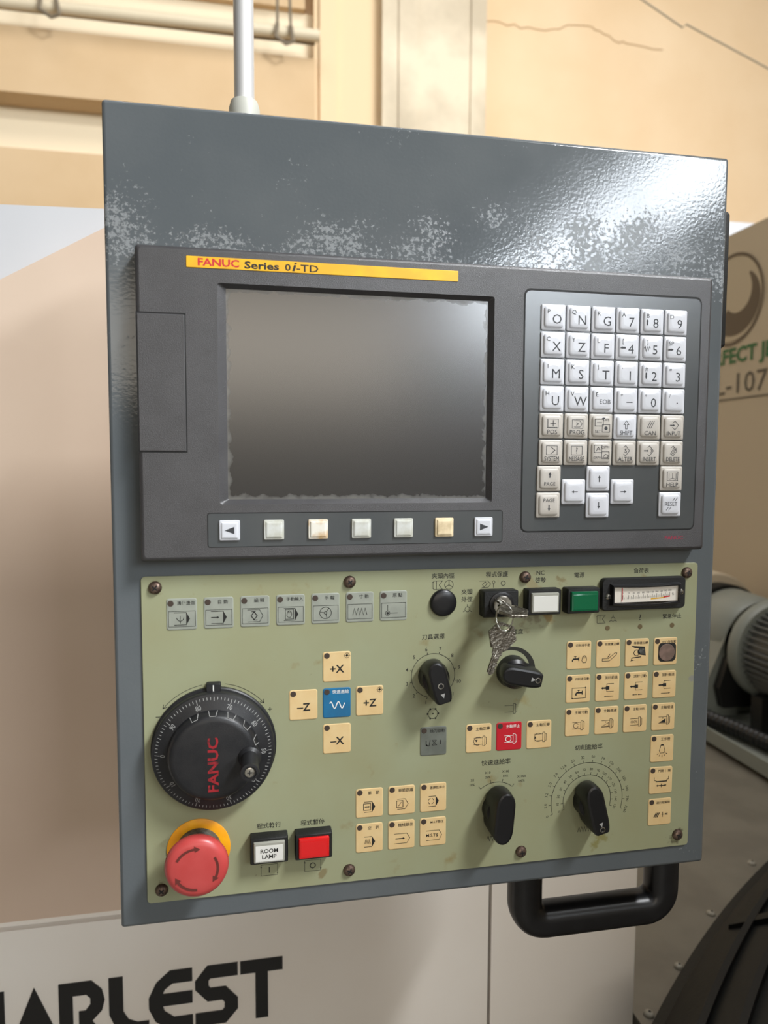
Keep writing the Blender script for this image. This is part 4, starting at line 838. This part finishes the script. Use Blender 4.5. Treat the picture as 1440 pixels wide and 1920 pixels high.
# selector knobs
def stadium(hl_a, hl_b, hw, z, pa=.0, pb=.0, n=6):
    """elongated outline along +y: end b (front) at +hl_b, end a at -hl_a; pa, pb = flat half width left at the ends"""
    p = []
    for i in range(n + 1):
        a = R(90 * i / n); p.append((pb + (hw - pb) * math.cos(a), hl_b - (hl_b * .55) * (1 - math.sin(a)), z))
    for i in range(n + 1):
        a = R(90 - 90 * i / n); p.append((-pb - (hw - pb) * math.cos(a), hl_b - (hl_b * .55) * (1 - math.sin(a)), z))
    for i in range(n + 1):
        a = R(90 * i / n); p.append((-pa - (hw - pa) * math.cos(a), -hl_a + (hl_a * .55) * (1 - math.sin(a)), z))
    for i in range(n + 1):
        a = R(90 - 90 * i / n); p.append((pa + (hw - pa) * math.cos(a), -hl_a + (hl_a * .55) * (1 - math.sin(a)), z))
    return p
def knob(x, y, ang, label, square=True, hf=15.5, hr=15.0, H=17.0, hw=6.0, skirt=11.0):
    """ang: clockwise from straight up, towards the pointer end"""
    k = MB().lathe(0, 0, [(skirt, 0), (skirt, 1.2), (skirt * .95, 3.2), (skirt * .9, 8.0), (skirt * .72, 10.0), (2, 10.2)], 40).build('selector_knob', M_BLACK, op, mmv(x, y, PZ), label=label)
    k.rotation_euler = (0, 0, R(-ang)); pb = hw * .62 if square else .25
    g_ = MB(); g_.loft([stadium(hr * .86, hf * .92, hw * 1.25, 2.0, .4, pb), stadium(hr * .95, hf, hw * 1.12, 8.0, .4, pb), stadium(hr, hf, hw, H - 2.0, .3, pb), stadium(hr * .97, hf * .985, hw * .9, H - .6, .3, pb * .9), stadium(hr * .90, hf * .94, hw * .70, H, .2, pb * .7)])
    g_.build('grip_bar', M_BLACK, k)
    if square:
        p_ = MB(); p_.flat([(-1.6, hf * .50), (1.6, hf * .50), (0, hf * .50 + 3.2)], H + .06, 0); p_.build('pointer_mark', M_INKG, k, smooth=0)
        MB().lathe(0, 0, [(2.1, H - .3), (2.1, H + .35), (1.5, H + .4), (1.4, H - .1), (.2, H - .1)], 18).build('set_screw', M_STEEL, k, mmv(0, hf * .12 if ang < 170 and ang > 160 and x < 300 else hf * .78, 0))
    return k
knob(215.2, 162.7, 165, 'black tool selector knob pointing at 12', H=19, hf=15, hr=15, hw=6.8)
knob(274.4, 162.8, 102, 'black spindle speed knob pointing right', H=16, hf=17.5, hr=13, hw=6.6, skirt=12)
knob(264.0, 61.2, 5, 'black rapid override knob with pointed lens shape', square=False, H=19, hf=19, hr=19, hw=7.6, skirt=11)
knob(336.0, 60.6, 166, 'black feed override knob', H=18, hf=19, hr=19, hw=7.2, skirt=11.5)

# handwheel
hw_ = MB().lathe(0, 0, [(41.2, 0), (41.2, 2.2), (40.4, 3.0), (38, 3.2)], 72).build('handwheel', M_WHEEL, op, mmv(63.3, 122.4, PZ), label='large black numbered handwheel with crank grip')
MB().rbox(0, 41.4, 9.6, 6.4, 1.0, [(0, 0), (0, 5.2), (.5, 5.8)], n=2).build('index_block', M_WHEEL, hw_)
MB().box(-.35, .35, 39.2, 43.8, 5.9, 5.96).build('index_line', M_WHITE, hw_, smooth=0)
MB().lathe(0, 0, [(39.6, 3.0), (39.8, 4.0), (39.8, 9.4), (39.2, 10.2), (37.6, 10.6), (30.6, 13.0), (29.4, 13.4)], 96).build('dial_ring', M_WHEEL, hw_)
tk = MB()
def conez(r): return 10.6 + (37.6 - r) / 7.0 * 2.4 + .08
for k in range(100):
    a = R(90 - (75.3 - k) * 3.6); r0 = 37.5; r1 = 34.2 if k % 10 == 0 else (35.2 if k % 5 == 0 else 35.8); c, s_ = math.cos(a), math.sin(a); q = .18
    tk.add([(r0 * c - s_ * q, r0 * s_ + c * q, conez(r0)), (r0 * c + s_ * q, r0 * s_ - c * q, conez(r0)), (r1 * c + s_ * q, r1 * s_ - c * q, conez(r1)), (r1 * c - s_ * q, r1 * s_ + c * q, conez(r1))], [[0, 1, 2, 3]])
for n in range(0, 100, 10):
    a = 90 - (75.3 - n) * 3.6; b0 = len(tk.v); tk.text(str(n), 32.4 * math.cos(R(a)), 32.4 * math.sin(R(a)), 4.4, 0, rot=a - 90, sx=.85)
    tk.v[b0:] = [(x, y, conez(math.hypot(x, y)) if math.hypot(x, y) > 30.6 else conez(30.6)) for x, y, z in tk.v[b0:]]
tk.build('dial_print', M_INKG, hw_, smooth=0)
MB().lathe(0, 0, [(29.8, 12.6), (29.6, 15.0), (28.0, 19.6), (26.4, 20.8), (24, 21.2), (.5, 21.6)], 72).build('hub', M_WHEEL, hw_)
nt_ = MB()
for a in (66, 90, 114, 42, 18): # finger notches on the hub's shoulder
    for d in (-5.5, 5.5):
        p, q = R(a + d), R(a + d * .7)
        nt_.tube([(29.9 * math.cos(p), 29.9 * math.sin(p), 15.0), (27.8 * math.cos(q), 27.8 * math.sin(q), 20.0)], .22, 5)
    nt_.tube([(27.8 * math.cos(R(a + 5.5 * .7 - 1.1 * .7 * i)), 27.8 * math.sin(R(a + 5.5 * .7 - 1.1 * .7 * i)), 20.0) for i in range(11)], .22, 5)
nt_.build('finger_notch', M_INKG, hw_)
lt = MB(); lt.text('FANUC', 0, -3.8, 9.0, 21.62, bold=.03, rot=90, sx=1.22); lt.build('lettering', M_REDW, hw_, smooth=0)
ck_ = MB(); ck_.lathe(0, 0, [(7.4, 20), (7.4, 22.4), (5.6, 24.5), (5.4, 40), (5.9, 43), (5.6, 44.4), (4.2, 44.6), (4.0, 43.6), (.3, 43.6)], 32); ck_.build('crank_grip', M_WHEEL, hw_, mmv(23.2, -.6, 0))
cs = MB(); cs.lathe(0, 0, [(3.2, 43.5), (3.0, 44.3), (1.6, 44.7), (.2, 44.7)], 20, 0); cs.box(-1.6, 1.6, -.35, .35, 44.3, 44.78, 1); cs.box(-.35, .35, -1.6, 1.6, 44.3, 44.775, 1); cs.build('grip_screw', [M_STEEL, M_GAP], hw_, mmv(23.2, -.6, 0))

# emergency stop
es = MB().lathe(0, 0, [(13.5, 10), (14.2, 11.5), (14.6, 14.5), (19.0, 17.0), (19.9, 18.0), (20.2, 20.5), (19.6, 23.0), (18.0, 24.6), (15.5, 25.4), (10, 25.8), (.4, 26.0)], 64).build('emergency_stop', M_ESTOP, op, mmv(52.0, 51.8, PZ), label='red mushroom emergency stop on yellow disc')
MB().lathe(0, 0, [(21.0, 0), (21.0, .7), (20.7, .9), (13.0, .9)], 56).build('collar_disc', M_ERING, es)
MB().lathe(0, 0, [(14.8, .9), (14.8, 6.5), (14.2, 8.5), (12.5, 10.5), (11, 11)], 48).build('gasket', M_GREYR, es)
kn = MB()
for k in range(84):
    a = 2 * math.pi * k / 84; c, s_ = math.cos(a), math.sin(a); q = .28
    kn.loft([[(r * c - s_ * q, r * s_ + c * q, z), (r * c + s_ * q, r * s_ - c * q, z), ((r - .6) * c, (r - .6) * s_, z - .2)] for r, z in ((16.8, 15.6), (19.6, 17.2), (20.45, 19.4), (20.3, 20.6))])
kn.build('knurl', M_ESTOP, es)
ar = MB()
for a0 in (152, 32, -88):
    a1 = a0 - 58; rr_ = 13.6
    for z in (25.72,):
        pts = [(rr_ * math.cos(R(a0 + (a1 - a0) * i / 12)), rr_ * math.sin(R(a0 + (a1 - a0) * i / 12))) for i in range(13)]
        ar.line(pts, 1.7, z); c, s_ = math.cos(R(a1)), math.sin(R(a1)); tx_, ty = s_, -c
        ar.flat([(c * (rr_ + 2.2), s_ * (rr_ + 2.2)), (c * (rr_ - 2.2), s_ * (rr_ - 2.2)), (c * (rr_ - .4) + tx_ * 3.8, s_ * (rr_ - .4) + ty * 3.8)], z)
ar.build('turn_arrows', M_ARROW, es, smooth=0)

# ------------------------------------------------------------------ keys
def hexbow(k=1.0): return [(-5.9 * k, 9.6 * k), (5.9 * k, 9.6 * k), (11.0 * k, 1.0 * k), (5.6 * k, -8.6 * k), (-5.6 * k, -8.6 * k), (-11.0 * k, 1.0 * k)]
def make_key(name, label):
    e = bpy.data.objects.new(name, None); COL.objects.link(e); e.empty_display_size = .01; tag(e, label, 'key')
    b = MB(); o_ = hexbow(); h_ = [(3.2 * math.cos(2 * math.pi * i / 6 + R(120 - 0)), 6.0 + 1.9 * math.sin(2 * math.pi * i / 6 + R(120))) for i in range(6)]
    # bow as a ring around the hanging hole: outer and inner loops of six
    inn = [(-3.4, 7.8), (3.4, 7.8), (4.4, 5.6), (2.6, 4.2), (-2.6, 4.2), (-4.4, 5.6)]
    lo = lambda p, z: [(x, y, z) for x, y in p]; sh = lambda p, k: [(x * k, y * k) for x, y in p]
    b.loft([lo(inn, -.9), lo(sh(o_, .95), -1.0), lo(o_, -.6), lo(o_, .6), lo(sh(o_, .95), 1.0), lo(inn, .9), lo(inn, -.9)], 0, False, False)
    b.build('bow', M_KEYM, e, smooth=20)
    rm = MB(); rm.loft([lo(sh(o_, .97), .95), lo(sh(o_, .97), 1.3), lo(sh(o_, .86), 1.3), lo(sh(o_, .86), .95)], 0, False, False); rm.build('bow_rim', M_KEYM, e, smooth=20)
    bl = MB(); bl.prism([(-3.6, -8.0), (3.6, -8.0), (3.6, -12), (2.6, -13), (2.6, -16), (1.8, -17), (2.6, -18.2), (2.6, -20), (1.6, -21), (2.6, -22.4), (2.2, -25), (0, -27), (-2.6, -25.4), (-2.6, -13), (-3.6, -12)], -.7, .7); bl.box(-1.2, -.4, -25, -9, .7, .95); bl.build('blade', M_KEYM, e, smooth=20)
    return e
k1 = make_key('switch_key', 'nickel key turned in the key switch')
# plane of the bow is horizontal: bow out towards the viewer, blade into the barrel
bx, by = 261.8, 214.4
k1.matrix_world = Matrix.Translation((OX + bx / 1000 - .0006, -.0350, OZ + by / 1000)) @ Matrix.Rotation(R(9), 4, 'X') @ Matrix.Rotation(R(3), 4, 'Y') @ Matrix.Rotation(R(6), 4, 'Z') @ Matrix.Rotation(R(180), 4, 'Z')
k2_ = make_key('spare_key', 'spare nickel key hanging from the wire ring')
k2_.matrix_world = Matrix.Translation((OX + .2556, -.0300, OZ + .1958)) @ Matrix.Rotation(R(6), 4, 'Z') @ Matrix.Rotation(R(90), 4, 'X') @ Matrix.Rotation(R(-19), 4, 'Z')
rg = MB(); rg.tube([(5.6 * math.cos(2 * math.pi * i / 36), 9.0 * math.sin(2 * math.pi * i / 36), .9 * math.sin(4 * math.pi * i / 36)) for i in range(36)], .5, 8, closed=True)
ro = rg.build('key_ring', M_STEEL, None); tag(ro, 'thin steel wire ring joining the two keys', 'ring')
ro.matrix_world = Matrix.Translation((OX + .2560, -.0335, OZ + .2100)) @ Matrix.Rotation(R(-14), 4, 'Z') @ Matrix.Rotation(R(90), 4, 'X')
